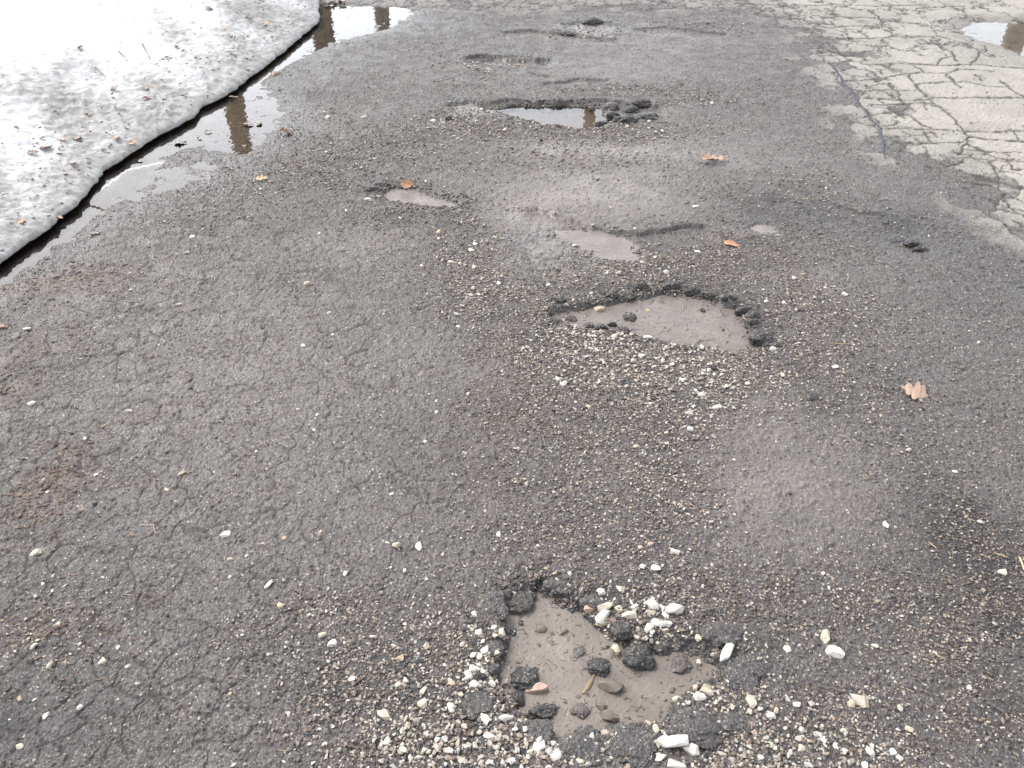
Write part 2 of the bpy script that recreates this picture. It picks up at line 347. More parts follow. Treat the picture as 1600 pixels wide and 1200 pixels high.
# gaussian patches (u, v, ru, rv, amount): silt, wet dark crumble, brown litter
def patches(arr, lst, noise_amt=.6, seed=61):
    nz = np.clip(1 + noise_amt * 2.2 * fbm(X, Y, .13, 4, seed), 0, 1.6)
    for u, v, ru, rv, a in lst:
        cx, cy, rx, ry = ell(u, v, ru, rv)
        arr += a * np.exp(-((X - cx) / rx) ** 2 - ((Y - cy) / ry) ** 2) * nz
mud_noise = .25
patches(mud, [(1230, 720, 120, 120, .55), (1160, 800, 90, 70, .4), (940, 300, 150, 45, .95), (860, 392, 95, 40, 1.0), (800, 335, 70, 25, .8), (1000, 235, 160, 20, .6), (560, 380, 90, 30, .3), (880, 235, 80, 14, .6),
              (950, 720, 60, 60, .25), (720, 560, 130, 60, .3), (1120, 580, 120, 50, .2), (980, 180, 220, 40, .3), (1000, 60, 160, 30, .45), (1280, 440, 90, 30, .3), (960, 110, 150, 20, .4),
              (880, 560, 70, 40, .3), (1200, 260, 130, 35, .3), (905, 490, 55, 13, 1.0), (1110, 555, 90, 14, .6), (640, 320, 70, 14, .6), (1190, 358, 40, 12, .6), (400, 560, 200, 120, .25), (520, 800, 200, 140, .2)], mud_noise)
patches(dark, [(640, 325, 75, 22, .7), (760, 340, 60, 30, .4), (1240, 330, 90, 40, .5), (1560, 900, 70, 170, .6), (1400, 350, 70, 24, .4), (1180, 310, 70, 25, .3), (860, 545, 60, 50, .3), (1280, 630, 50, 30, .55),
               (880, 920, 120, 22, .6), (770, 1040, 60, 80, .5), (1150, 1010, 70, 60, .5), (920, 1160, 190, 30, .5), (560, 1050, 130, 70, .25), (1480, 830, 60, 70, .3), (850, 165, 120, 10, .6), (960, 175, 60, 22, .4),
               (1050, 480, 160, 14, .0), (1190, 510, 40, 50, .5), (1000, 450, 140, 12, .5), (910, 495, 80, 14, .4), (40, 1165, 150, 100, .5), (40, 900, 170, 330, .22), (1580, 1000, 130, 260, .28), (700, 650, 90, 260, .10), (500, 150, 60, 12, .35), (1530, 380, 120, 60, .2)])
patches(brown, [(70, 440, 100, 26, .8), (150, 425, 40, 12, .6), (90, 735, 60, 40, .8), (35, 800, 60, 40, .7), (70, 985, 70, 40, .4), (40, 560, 60, 60, .3), (20, 610, 40, 30, .5), (240, 300, 60, 16, .2), (250, 640, 30, 20, .3), (760, 720, 50, 160, .25), (800, 620, 120, 60, .2)], 1.6, 67)
gz_ = np.zeros_like(X)
for (cx, cy, rx, ry), a, pl in ZE:
    ix = np.nonzero((np.abs(X - cx) < 2.4 * rx) & (np.abs(Y - cy) < 2.4 * ry)); gz_[ix] += a * np.exp(-((X[ix] - cx) / rx) ** 2 - ((Y[ix] - cy) / ry) ** 2)
dark += np.clip(gz_, 0, 1) * .55 * smooth(-.4, .3, fbm(X, Y, .08, 4, 141))
mud *= 1 - .5 * np.clip(gz_, 0, 1)
patches(wet, [(230, 285, 90, 26, 1.1), (430, 210, 70, 40, .8), (420, 120, 90, 30, .5), (500, 90, 120, 25, .6), (90, 380, 80, 30, .8), (1480, 400, 130, 90, .35), (1400, 570, 120, 60, .3), (1550, 60, 90, 30, .7), (660, 40, 90, 20, .5), (330, 255, 80, 20, .5)])

LEVEL = {}
def pothole(P, depth, lvl, rim=.02, bumpy=.004, m_in=1.0, seed=0, dk=1.0, soft=None):
    """sink the ground inside P; lvl = water level; crumbled dark rim"""
    ix = local(X, Y, P, .35); x, y = X[ix], Y[ix]
    sd = sdist(x + wx[ix], y + wy[ix], P)
    if soft:                                     # part of the rim is a gentle gravel slope instead of a broken wall
        m = smooth(soft[0][0], soft[1][0], x) * smooth(soft[2][1], soft[3][1], y); rim = rim + .02 * m; dk = dk * (1 - .75 * m)
        t = np.clip((.012 + .03 * m - sd) / (.012 + .03 * m + rim), 0, 1); t = t * t * (3 - 2 * t)
    else: t = smooth(.008, -rim, sd)
    bottom = -depth + bumpy * fbm(x, y, .06, 3, seed + 71) + .4 * bumpy * fbm(x, y, .014, 2, seed + 75)
    Z[ix] = Z[ix] * (1 - .75 * t) + bottom * t
    crumb = np.exp(-(np.clip(sd, 0, None) / .03) ** 2) * (sd > -rim)
    ff1, _, cc = worley(x / .022, y / .022, seed + 77)
    Z[ix] += crumb * (.007 * cc * np.clip(1 - ff1 / .6, 0, 1) - .004)
    mud[ix] = np.maximum(mud[ix], m_in * smooth(-.3 * rim, -1.3 * rim, sd))
    dark[ix] = np.maximum(dark[ix] * (sd > -rim), dk * np.exp(-((sd + .3 * rim) / .028) ** 2) * (.45 + .8 * cc))
    wet[ix] = np.maximum(wet[ix], .9 * smooth(.05, -.01, sd) * smooth(-3 * rim, -.5 * rim, sd))
    return lvl
pothole(P_NEAR, .037, 0, .02, .0085, seed=1, soft=(gp(920, 990), gp(965, 990), gp(1000, 1075), gp(1000, 1040)))
pothole(P_MID, .026, 0, .03, .009, seed=2, dk=.75)
pothole(P_LEAF, .02, 0, .04, .006, seed=3, dk=.6)
pothole(P_FLAT, .007, 0, .10, .004, seed=4, dk=.12, m_in=.8)
pothole(P_CRES, .016, 0, .05, .005, seed=14, dk=.3)
pothole(P_FAR, .034, 0, .03, .005, seed=5)
pothole(P_BEYOND, .014, 0, .05, .006, seed=6, dk=.5)
pothole(P_TOP, .014, 0, .06, .008, seed=7, dk=.35)
pothole(P_SMALLR, .014, 0, .03, .004, seed=8, dk=.4)
pothole(P_SMALLR2, .016, 0, .025, .006, seed=9, dk=.6)
pothole(P_THIRD, .016, 0, .03, .005, seed=10, dk=.6)

# broken steps in the surface layer: polyline, drop on its near side, reach
def step(pts, drop, reach):
    P = poly(pts); ix = local(X, Y, P, reach + .1); x, y = X[ix], Y[ix]
    xs = [p[0] for p in P]; yl = np.interp(x, xs, [p[1] for p in P])
    s = yl - y + wy[ix] * 1.2
    inx = smooth(xs[0], xs[0] + .06, x) * smooth(xs[-1], xs[-1] - .06, x)
    Z[ix] -= drop * smooth(-.004, .012, s) * smooth(reach, reach * .2, s) * inx
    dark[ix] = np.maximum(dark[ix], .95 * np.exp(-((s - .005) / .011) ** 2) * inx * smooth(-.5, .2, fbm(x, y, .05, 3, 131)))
step([(812, 318), (850, 328), (885, 338), (915, 350), (960, 361), (1010, 362), (1080, 351), (1120, 352)], .016, .3)
step([(745, 158), (800, 155), (870, 157), (940, 154), (985, 160), (1040, 165)], .018, .25)
step([(840, 130), (885, 126), (905, 122), (960, 124)], .012, .15)
step([(780, 48), (830, 46), (880, 51), (930, 58), (975, 60)], .014, .2)
step([(985, 45), (1040, 40), (1100, 48), (1140, 52)], .012, .25)
step([(720, 90), (760, 84), (800, 88), (865, 90)], .02, .25)
step([(1280, 300), (1310, 318), (1345, 330), (1400, 336)], .008, .15)
step([(820, 112), (850, 116), (868, 122)], .012, .12)

# gutter basins and the puddle on the right: shallow low ground with an uneven shore
def basin(P, depth, soft, seed):
    ix = local(X, Y, P, .6); x, y = X[ix], Y[ix]
    sd = sdist(x + 2.2 * wx[ix], y + 2.2 * wy[ix], P)
    t = smooth(soft, -soft, sd)
    Z[ix] = Z[ix] * (1 - .75 * t) - depth * t + t * .008 * fbm(x, y, .10, 5, seed, .65)
    wet[ix] = np.maximum(wet[ix], smooth(.22, 0, sd)); mud[ix] *= 1 - .6 * t
    brown[ix] = np.maximum(brown[ix], .6 * t)
basin(P_GUT1, .019, .05, 81); basin(P_GUT2, .018, .07, 83); basin(P_GUT3, .019, .08, 85); basin(P_FILM, .0125, .06, 89); basin(P_RIGHT, .02, .1, 87)
sdx = snow_x(Y) - X                       # > 0 under the snow bank
g = smooth(-.13, -.02, sdx)
Z -= .020 * g; brown = np.maximum(brown, g * .9); wet = np.maximum(wet * (1 - .6 * g), .3 * g); dark *= 1 - .8 * g

# the older, paler surface with its plate cracks
ix = local(X, Y, P_OLD, .4); sd = np.full_like(X, 9.0)
sd[ix] = sdist(X[ix] + 3 * wx[ix], Y[ix] + 3 * wy[ix], P_OLD)
pn = fbm(X, Y, .28, 3, 91)
old = smooth(.07, -.12, sd)
CR = [[(880, 460), (890, 500), (945, 550), (1000, 610), (1060, 660), (1130, 710), (1190, 760), (1220, 800), (1255, 850), (1240, 900), (1190, 970)], [(600, 425), (690, 480), (740, 500)], [(480, 505), (700, 495), (880, 460), (1110, 455), (1200, 430), (1400, 450)],
      [(570, 570), (780, 565), (940, 565)], [(600, 610), (840, 625), (1000, 620)], [(1020, 612), (1200, 612), (1400, 610), (1700, 615)], [(640, 655), (870, 650), (1040, 640)], [(760, 520), (800, 570), (845, 630), (870, 660), (850, 690), (740, 710)],
      [(780, 705), (900, 725), (960, 770), (1050, 805), (1230, 815), (1400, 820), (1700, 815)], [(740, 800), (960, 800), (1060, 805)], [(970, 810), (1030, 890)], [(800, 900), (1040, 890), (1240, 880)], [(1255, 850), (1380, 870), (1700, 890)], [(1260, 900), (1340, 940), (1420, 990)],
      [(1250, 935), (1400, 945), (1700, 955)], [(1120, 460), (1150, 500), (1200, 550)], [(930, 530), (1100, 515), (1250, 515), (1380, 545), (1500, 545)], [(1450, 510), (1560, 590), (1700, 650)], [(600, 400), (900, 400), (1100, 410), (1280, 400), (1700, 435)],
      [(440, 230), (650, 240), (850, 228), (1070, 230), (1240, 270), (1330, 320), (1300, 370), (1260, 410)], [(1360, 280), (1360, 320)], [(1030, 270), (1150, 320), (1180, 380)], [(800, 385), (1050, 405), (1090, 360), (1160, 350)], [(720, 410), (790, 440), (870, 460)], [(910, 410), (980, 455)],
      [(1390, 1010), (1430, 1080), (1450, 1180), (1480, 1260), (1560, 1330)], [(1200, 990), (1400, 1000), (1700, 1010)], [(1180, 1130), (1430, 1170), (1700, 1180)], [(1540, 820), (1570, 870)], [(1300, 470), (1340, 510)], [(1490, 1010), (1540, 1060), (1700, 1080)], [(1400, 1260), (1500, 1300), (1700, 1330)],
      [(1540, 1370), (1620, 1420), (1800, 1440)], [(400, 170), (620, 160), (800, 175)], [(350, 110), (600, 105), (830, 130), (1000, 165)], [(0, 30), (200, 40), (420, 28), (700, 40), (1000, 30)], [(620, 60), (700, 110), (720, 170)]]
d_old = np.full_like(X, 9.0); iz = np.nonzero(sd < .3); xo, yo = X[iz] + .8 * wx[iz], Y[iz] + .8 * wy[iz]
dd = np.full(xo.shape, 9.0, np.float32)
for c in CR: dd = np.minimum(dd, seg_dist(xo, yo, [gp(1200 + a / 4, b_ / 4) for a, b_ in c]))
d_old[iz] = dd
fo1, fo2, oid = worley(X / .26 + 1.5 * wx / .1, Y / .34 + 1.5 * wy / .1, 95)
fs1, fs2, sid = worley(X / .12 + wx / .1, Y / .15 + wy / .1, 97)
d_old = np.minimum(d_old, np.where((sd > -.28 + .3 * pn) & (sd < .3), (fs2 - fs1) * .105 + .0012, 9.0))
far_t = smooth(5.2, 5.9, Y); vor_d = (fo2 - fo1) * .13
d_old = np.minimum(d_old, np.where(far_t > .5, vor_d, np.where(X < .5, vor_d, 9.0)))
pale = np.clip(old * smooth(-.45, .1, pn + .9 * smooth(0, -.5, sd) - .55 * smooth(5.6, 6.6, Y) * smooth(2.2, 1.2, X)), 0, 1)
edge_cells = (sd > -.32) & (sd < .3)
pale = np.where(edge_cells, smooth(.42, .52, sid * .8 + .45 * smooth(.2, -.3, sd)) * smooth(.34, .1, sd + .1 * pn) * (.65 + .35 * smooth(.1, -.2, sd)), pale)
cw = .0032 + .0045 * np.abs(fbm(X, Y, .1, 2, 99)) + .0006 * Y
crk = np.exp(-(d_old / cw) ** 2) * smooth(.3, .0, sd)
spall = np.exp(-(d_old / (cw * 3.2)) ** 2) * smooth(0, .5, fbm(X, Y, .06, 3, 101)) * (sd < .1)
pale *= (1 - .8 * spall) * (.93 + .3 * fbm(X, Y, .4, 3, 103))
pale *= 1 - .35 * smooth(5.6, 6.4, Y) * smooth(2.6, 1.6, X)
pale = np.clip(pale, 0, 1)

# map cracking of the left lane
mw = 1 + 0 * X
sx_, sy_ = .028 * fbm(X, Y, .09, 2, 121), .028 * fbm(X, Y, .09, 2, 125)
c1, c2, _ = worley((X + sx_ + .3 * wx) / .078, (Y + sy_ + .3 * wy) / .09, 111)
lane = smooth(.15, -.55, X + .25 * fbm(X, Y, .5, 2, 113)) * smooth(4.6, 3.4, Y)
dcr = (c2 - c1) * .047
keep = .25 + .75 * smooth(-.35, .2, fbm(X, Y, .16, 3, 117) + .35 * smooth(-.5, -1.6, X) + .5 * smooth(1.15, .85, Y) * smooth(-.5, -.9, X))
cwid = .0011 + .0032 * smooth(-.5, -1.3, X) * smooth(2.4, .9, Y) + .0005 * Y
ck2 = np.exp(-(dcr / cwid) ** 2) * lane * keep
crk = np.maximum(crk, np.clip(.72 * ck2, 0, 1)) * (1 - .6 * (brown > .6))
Z -= (.005 * crk).astype(np.float32)
for a in (mud, wet, dark, brown): np.clip(a, 0, 1, out=a)
mud *= 1 - pale; dark *= 1 - pale
Z = Z.astype(np.float32)

idx = np.arange(NR * NC, dtype=np.int32).reshape(NR, NC)
quads = np.stack([idx[:-1, :-1], idx[:-1, 1:], idx[1:, 1:], idx[1:, :-1]], -1).reshape(-1, 4)
me = mesh_np('road', np.stack([X, Y, Z], -1).reshape(-1, 3), quads, M_ROAD, True,
             {'mask_a': np.stack([mud, wet, pale], -1).reshape(-1, 3), 'mask_b': np.stack([crk, dark, brown], -1).reshape(-1, 3)})
link('road', me, kind='structure')

def hat(x, y):
    """height of the road at points"""
    x, y = np.atleast_1d(np.asarray(x, float)), np.atleast_1d(np.asarray(y, float))
    r = np.interp(y, ys, np.arange(NR)); c = (np.clip(x / half(y), -1, 1) + 1) / 2 * (NC - 1)
    r0 = np.clip(r.astype(int), 0, NR - 2); c0 = np.clip(c.astype(int), 0, NC - 2); fr, fc = r - r0, c - c0
    return (Z[r0, c0] * (1 - fr) * (1 - fc) + Z[r0 + 1, c0] * fr * (1 - fc) + Z[r0, c0 + 1] * (1 - fr) * fc + Z[r0 + 1, c0 + 1] * fr * fc)
def mask_at(arr, x, y):
    r = np.clip(np.round(np.interp(y, ys, np.arange(NR))).astype(int), 0, NR - 1)
    c = np.clip(np.round((np.clip(x / half(y), -1, 1) + 1) / 2 * (NC - 1)).astype(int), 0, NC - 1); return arr[r, c]

# surrounding ground out to the horizon (a frame round the road sheet)
def ground_ring():
    inner = [(-half(.5) + .03, .53), (half(.5) - .03, .53), (half(13) - .1, 12.9), (-half(13) + .1, 12.9)]
    rings = [inner]
    for k in (1.25, 3, 12, 80): rings.append([(x * k, (y - 6) * k + 6) for x, y in inner])
    v = [(x, y, -.05) for r in rings for x, y in r]; f = []
    for r in range(len(rings) - 1):
        for k in range(4): a, b_ = r * 4 + k, r * 4 + (k + 1) % 4; f.append((a, b_, b_ + 4, a + 4))
    b = NB('winter_ground'); co = b.n('TexCoord').outputs['Object']; n = b.noise(co, .35, 5); n2 = b.noise(co, 9, 5, .7)
    c = b.mix(n2, (.09, .075, .045), (.2, .165, .1)); c = b.mix(b.ramp(n, [(.5, 0), (.56, 1)]), c, (.8, .81, .82))
    m = b.done(b.bsdf(c, .9, b.bump(n2, .05, .6)))
    link('ground', mesh_np('ground', np.array(v), np.array(f), m, False), kind='structure')
ground_ring()

# ------------------------------------------------------------------ puddles: level sheets, the shore is where the road rises out of them
def puddle(name, P, level, mat, label, grow=.05, cat='puddle', cell=.012):
    """level sheet on a square grid, kept where the ground lies below it (plus one cell)"""
    p = np.array(P); gx = np.arange(p[:, 0].min() - grow - cell, p[:, 0].max() + grow + cell, cell); gy = np.arange(p[:, 1].min() - grow - cell, p[:, 1].max() + grow + cell, cell)
    xx, yy = np.meshgrid(gx, gy); sd_ = sdist(xx, yy, P); hh = hat(xx.ravel(), yy.ravel()).reshape(xx.shape)
    ok = (sd_ < grow) & (hh < level + .003); cellok = ok[:-1, :-1] | ok[1:, :-1] | ok[1:, 1:] | ok[:-1, 1:]
    d = cellok.copy(); d[1:] |= cellok[:-1]; d[:-1] |= cellok[1:]; e = d.copy(); e[:, 1:] |= d[:, :-1]; e[:, :-1] |= d[:, 1:]; cellok = e
    ii = np.arange(xx.size).reshape(xx.shape); q = np.stack([ii[:-1, :-1], ii[:-1, 1:], ii[1:, 1:], ii[1:, :-1]], -1)[cellok]
    used, inv = np.unique(q, return_inverse=True); v = np.stack([xx.ravel()[used], yy.ravel()[used], np.full(len(used), level)], -1)
    return link(name, mesh_np(name, v, inv.reshape(q.shape), mat, True), label, cat, kind='structure')
LV = {'near': -.0285, 'mid': -.0225, 'leaf': -.0165, 'flat': -.0135, 'far': -.026}
puddle('puddle', P_NEAR, LV['near'], M_MUDW, 'brown muddy water filling the nearest pothole, with asphalt lumps in it', .02)
puddle('puddle', P_MID, LV['mid'], M_SILT, 'thin grey mud slurry on the floor of the middle pothole', .02)
puddle('puddle', P_LEAF, LV['leaf'], M_SILT, 'small pale mud puddle with the orange leaf at its far edge', .02)
puddle('puddle', P_CRES, LV['flat'], M_SILT, 'crescent of shallow muddy water beyond the middle pothole', .02)
puddle('puddle', P_FAR, LV['far'], M_WATER, 'clear water in the far pothole, mirroring sky and a tan trunk', .03)
puddle('puddle', P_SMALLR, -.0115, M_SILT, 'tiny pale puddle right of the broken step', .02)
puddle('puddle', P_SMALLR2, -.0125, M_WATER, 'tiny puddle between broken asphalt lumps below the pale cracked pavement', .02)
puddle('puddle', P_GUT1, -.0155, M_WATER, 'long narrow meltwater strip along the near end of the snow bank', .10)
puddle('puddle', P_GUT2, -.0145, M_WATER, 'wide meltwater puddle by the snow mirroring a tan tree trunk', .08)
puddle('puddle', P_GUT3, -.0155, M_WATER, 'meltwater puddle at the far end of the snow mirroring two trunks', .10)
puddle('puddle', P_FILM, -.0105, M_WATER, 'thin film of water among grit below the wide snow puddle', .06)
puddle('puddle', P_RIGHT, -.0155, M_WATER, 'sky-bright puddle on the pale cracked pavement', .12)

# ------------------------------------------------------------------ snow bank
def snow_bank():
    prof = [(.10, -.03), (.06, -.02), (.035, -.008), (.018, -.004), (.006, .000), (0, .004), (.003, .011), (.012, .022), (.04, .034), (.1, .055), (.2, .082), (.35, .122), (.6, .18), (.9, .26), (1.4, .32), (2.2, .37), (3.6, .42), (6, .45)]
    t = [0]
    for a, b_ in zip(prof[:-1], prof[1:]): t.append(t[-1] + math.hypot(a[0] - b_[0], a[1] - b_[1]))
    t = np.array(t); ts = [0]
    while ts[-1] < t[-1]: ts.append(ts[-1] + (.007 if ts[-1] < 1.9 else .007 + (ts[-1] - 1.9) * .02))
    ts = np.array(ts); off = np.interp(ts, t, [p[0] for p in prof]); zz = np.interp(ts, t, [p[1] for p in prof])
    yy = [.6]
    while yy[-1] < 11.5: yy.append(yy[-1] + max(.006, .0023 * yy[-1]))
    yy = np.array(yy); n, m = len(yy), len(ts)
    wob = .022 * fbm(yy, yy * 0 + 3, .35, 3, 201) + .026 * fbm(yy, yy * 0 + 7, .13, 5, 205, .7)
    ex = snow_x(yy) + wob * .6
    fade = smooth(.0, .25, ts)[None, :]
    YY = np.repeat(yy[:, None], m, 1); OFF = np.repeat(off[None, :], n, 0)
    XX = ex[:, None] - OFF; ZZ = np.repeat(zz[None, :], n, 0)
    lump = fbm(XX, YY, .24, 4, 211); fine = fbm(XX + ZZ, YY, .045, 3, 215); big = fbm(XX, YY, 1.1, 2, 219)
    up = smooth(.3, .7, ts)[None, :]
    ZZ = ZZ + up * (.016 * lump + .05 * big) + fade * .011 * fine + fade * .006 * np.abs(fbm(XX, YY, .018, 2, 221))
    XX = XX - (1 - up) * .010 * lump + .006 * fine * (1 - up * .5)
    k = ts - t[5]
    dirt = smooth(1.2, .05, k)[None, :] + .0 * YY
    dirt = np.clip(dirt * .95 + .8 * fbm(XX + .4 * YY, YY * .6, .40, 4, 231) * smooth(2.0, .8, k)[None, :], .0, 1) * smooth(2.3, 1.2, k + .35 * fbm(XX, YY, .5, 2, 235)); dirt = np.maximum(dirt, smooth(.22, .03, k)[None, :])
    under = np.repeat(smooth(.01, -.03, k)[None, :], n, 0)
    ii = np.arange(n * m, dtype=np.int32).reshape(n, m)
    q = np.stack([ii[:-1, :-1], ii[1:, :-1], ii[1:, 1:], ii[:-1, 1:]], -1).reshape(-1, 4)
    me = mesh_np('snow_bank', np.stack([XX, YY, ZZ], -1).reshape(-1, 3), q[:, ::-1] * 1, M_SNOW, True, {'dirt': np.stack([dirt, under, 0 * under], -1).reshape(-1, 3)})
    link('snow_bank', me, 'dirty melting snow bank with an undercut edge along the road', 'snow bank', kind='structure')
    def top(x, y):
        j = int(np.argmin(np.abs(yy - y))); kk = 5 + np.argmin(np.abs(XX[j, 5:] - x)); kk = max(kk, 5); return float(ZZ[j, kk])
    return top
snow_top = snow_bank()

# ------------------------------------------------------------------ crack sealant line
def ribbon(pts, width, h):
    P = np.array(poly(pts)); d = np.r_[0, np.cumsum(np.hypot(*np.diff(P, axis=0).T))]
    s = np.arange(0, d[-1], .01); px, py = np.interp(s, d, P[:, 0]), np.interp(s, d, P[:, 1])
    px = px + .012 * fbm(s, s * 0, .12, 3, 301)
    wv = width * (.35 + .9 * np.abs(fbm(s, s * 0 + 5, .1, 3, 305))) * smooth(0, .15, s) * smooth(s[-1], s[-1] - .2, s) + .002
    cs = np.array([-1, -.6, 0, .6, 1]); V = []
    for j, c in enumerate(cs):
        x = px + c * wv; V.append(np.stack([x, py, hat(x, py) + h * (1 - c * c) + .0015 - .004 * (abs(c) == 1)], -1))
    V = np.stack(V, 1); n = len(s); ii = np.arange(n * 5).reshape(n, 5)
    return V.reshape(-1, 3), np.stack([ii[:-1, :-1], ii[:-1, 1:], ii[1:, 1:], ii[1:, :-1]], -1).reshape(-1, 4)
v_, f_ = ribbon([(1294, 96), (1310, 116), (1318, 130), (1335, 148), (1345, 165), (1357, 180), (1375, 200), (1378, 215), (1381, 235), (1382, 250)], .013, .004)
link('sealant_strip', mesh_np('sealant_strip', v_, f_, M_SEAL), 'blue-grey crack sealant line beside the pale cracked pavement', 'crack sealant')

# ------------------------------------------------------------------ stones
def hull_points(seed, n, flat, rnd):
    r = np.random.default_rng(seed); p = r.normal(size=(n, 3)); p /= np.linalg.norm(p, axis=1)[:, None]
    p = np.sign(p) * np.abs(p) ** rnd; p *= r.uniform(.8, 1.05, (n, 1)); return p * np.array([1, r.uniform(.65, .95), flat])
def hull_mesh(seed, n, flat, rnd, bevel=0):
    bm = bmesh.new()
    for p in hull_points(seed, n, flat, rnd): bm.verts.new(p)
    r = bmesh.ops.convex_hull(bm, input=bm.verts)
    bmesh.ops.delete(bm, geom=[g for g in r['geom_interior'] if isinstance(g, bmesh.types.BMVert)], context='VERTS')
    if bevel:
        bmesh.ops.dissolve_limit(bm, angle_limit=.3, verts=bm.verts, edges=bm.edges)
        bmesh.ops.bevel(bm, geom=list(bm.edges), offset=bevel, segments=2, affect='EDGES', profile=.6, clamp_overlap=True)
    bmesh.ops.triangulate(bm, faces=bm.faces); bmesh.ops.recalc_face_normals(bm, faces=bm.faces)
    return bm
def bm_arrays(bm):
    bm.verts.index_update(); return np.array([v.co for v in bm.verts]), np.array([[v.index for v in f.verts] for f in bm.faces])
SMALL = []
for k in range(14):
    b_ = hull_mesh(500 + k, 13, .55 + .03 * (k % 6), .8); SMALL.append(bm_arrays(b_)); b_.free()
def many(px, py, pz, size, yaw, asp, flat, cols, protos=SMALL, tilt=.5):
    V, Fc, C = [], [], []; base = 0; which = RNG.integers(0, len(protos), len(px))
    for k, (pv, pf) in enumerate(protos):
        s = np.nonzero(which == k)[0]
        if not len(s): continue
        a = yaw[s]; v = np.repeat(pv[None], len(s), 0) * size[s][:, None, None] * .5
        v[:, :, 0] *= asp[s][:, None]; v[:, :, 2] *= flat[s][:, None]
        t = RNG.normal(0, tilt * .5, len(s)); ct, st = np.cos(t)[:, None], np.sin(t)[:, None]
        y2, z2 = v[:, :, 1] * ct - v[:, :, 2] * st, v[:, :, 1] * st + v[:, :, 2] * ct
        ca, sa = np.cos(a)[:, None], np.sin(a)[:, None]
        x3, y3 = v[:, :, 0] * ca - y2 * sa, v[:, :, 0] * sa + y2 * ca
        o = np.stack([x3 + px[s][:, None], y3 + py[s][:, None], z2 + pz[s][:, None]], -1)
        V.append(o.reshape(-1, 3)); nv = len(pv)
        Fc.append((pf[None] + (np.arange(len(s)) * nv)[:, None, None]).reshape(-1, 3) + base)
        C.append(np.repeat(cols[s], nv, 0)); base += nv * len(s)
    return np.concatenate(V), np.concatenate(Fc), np.concatenate(C)
PAL = np.array([(.60, .575, .53), (.48, .435, .365), (.34, .285, .21), (.21, .2, .19), (.14, .105, .08), (.035, .034, .035), (.09, .085, .082), (.38, .28, .22)])
def colours(n, wts):
    w_ = np.array(wts, float); k = RNG.choice(len(PAL), n, p=w_ / w_.sum()); return PAL[k] * RNG.uniform(.72, 1.18, (n, 1))
def zone(x, y):
    s = np.zeros_like(x); p = np.zeros_like(x); t = np.full_like(x, 1e-6)
    for (cx, cy, rx, ry), a, pl in ZE:
        g_ = a * np.exp(-((x - cx) / rx) ** 2 - ((y - cy) / ry) ** 2); s += g_; p += g_ * pl; t += g_
    return np.clip(s, 0, 1.15), p / t
POTS = [P_NEAR, P_MID, P_LEAF, P_CRES, P_FAR, P_SMALLR]
def free(x, y, margin=.0):
    ok = (snow_x(y) < x - .03)
    for P in POTS:
        iz = local(x, y, P, .02); ok[iz] &= ~(sdist(x[iz], y[iz], P) < -.012 + margin)
    for P in (P_GUT1, P_GUT2, P_GUT3, P_RIGHT): ok &= ~(inside(x, y, P) & (RNG.random(len(x)) < .85))
    return ok
def sample(n, y0, y1):
    y = y0 + (y1 - y0) * RNG.random(n); k = RNG.random(n) < half(y) / half(y1); y = y[k]; x = RNG.uniform(-1, 1, len(y)) * (half(y) * .93); return x, y

def in_poly(P, n, m=.02):
    p = np.array(P); x = RNG.uniform(p[:, 0].min(), p[:, 0].max(), n * 6); y = RNG.uniform(p[:, 1].min(), p[:, 1].max(), n * 6); k = (sdist(x, y, P) < -m); return x[k][:n], y[k][:n]
allx, ally, alls, allc, allasp, allfl, buried = [], [], [], [], [], [], []
def add(x, y, s, c, asp=None, fl=None, bury=.12):
    allx.append(x); ally.append(y); alls.append(s); allc.append(c * .7 + .3 * np.array([.135, .112, .098])); n = len(x)
    allasp.append(RNG.uniform(.85, 1.45, n) if asp is None else asp); allfl.append(RNG.uniform(.7, 1.1, n) if fl is None else fl); buried.append(np.full(n, 0.) + bury)
# fine grit over everything
for y0, y1, n in ((.55, 1.5, 34000), (1.5, 3.0, 60000), (3.0, 5.0, 46000), (5.0, 8.2, 26000)):
    x, y = sample(n, y0, y1); zn, pl = zone(x, y); patch = smooth(-.35, .5, fbm(x, y, .22, 3, 401)); md = mask_at(mud, x, y); pa = mask_at(pale, x, y)
    k = (RNG.random(len(x)) < (.16 + .75 * patch) * (1 - .7 * md) * (1 - .93 * pa) * (1 - .3 * zn)) & free(x, y); x, y = x[k], y[k]
    s = RNG.uniform(.0028, .0062, len(x)) * (.8 + .22 * y) * np.where(RNG.random(len(x)) < .06, 1.6, 1)
    add(x, y, s, colours(len(x), (.15, .5, 1.2, 2.2, 1.8, 3.2, 3.8, .25)), bury=.02)
# loose gravel in its drifts
for y0, y1, n, sc in ((.55, 1.5, 100000, .95), (1.5, 3.0, 150000, 1.0), (3.0, 5.0, 95000, 1.3), (5.0, 8.0, 40000, 1.8)):
    x, y = sample(n, y0, y1); zn, pl = zone(x, y); nz = fbm(x, y, .1, 3, 411)
    k = (RNG.random(len(x)) < np.clip(1.8 * zn ** 1.1 * (.85 + .9 * nz), 0, 1)) & free(x, y, -.004) & (RNG.random(len(x)) > mask_at(pale, x, y)); x, y, pl = x[k], y[k], pl[k]
    c_d = colours(len(x), (.04, .3, 1.2, 1.9, 2.1, 2.6, 2.4, .25)); c_p = colours(len(x), (2.2, 2.3, 1.5, 1.1, .5, .5, .4, .5))
    pick = (RNG.random(len(x)) < pl * (.85 + .3 * RNG.random(len(x))))[:, None]
    s = (.0042 + .0070 * RNG.random(len(x)) ** 2.2) * sc * (.8 + .3 * pl) * np.where(RNG.random(len(x)) < .05, 1.45, 1)
    add(x, y, s, np.where(pick, c_p, c_d), bury=.2)
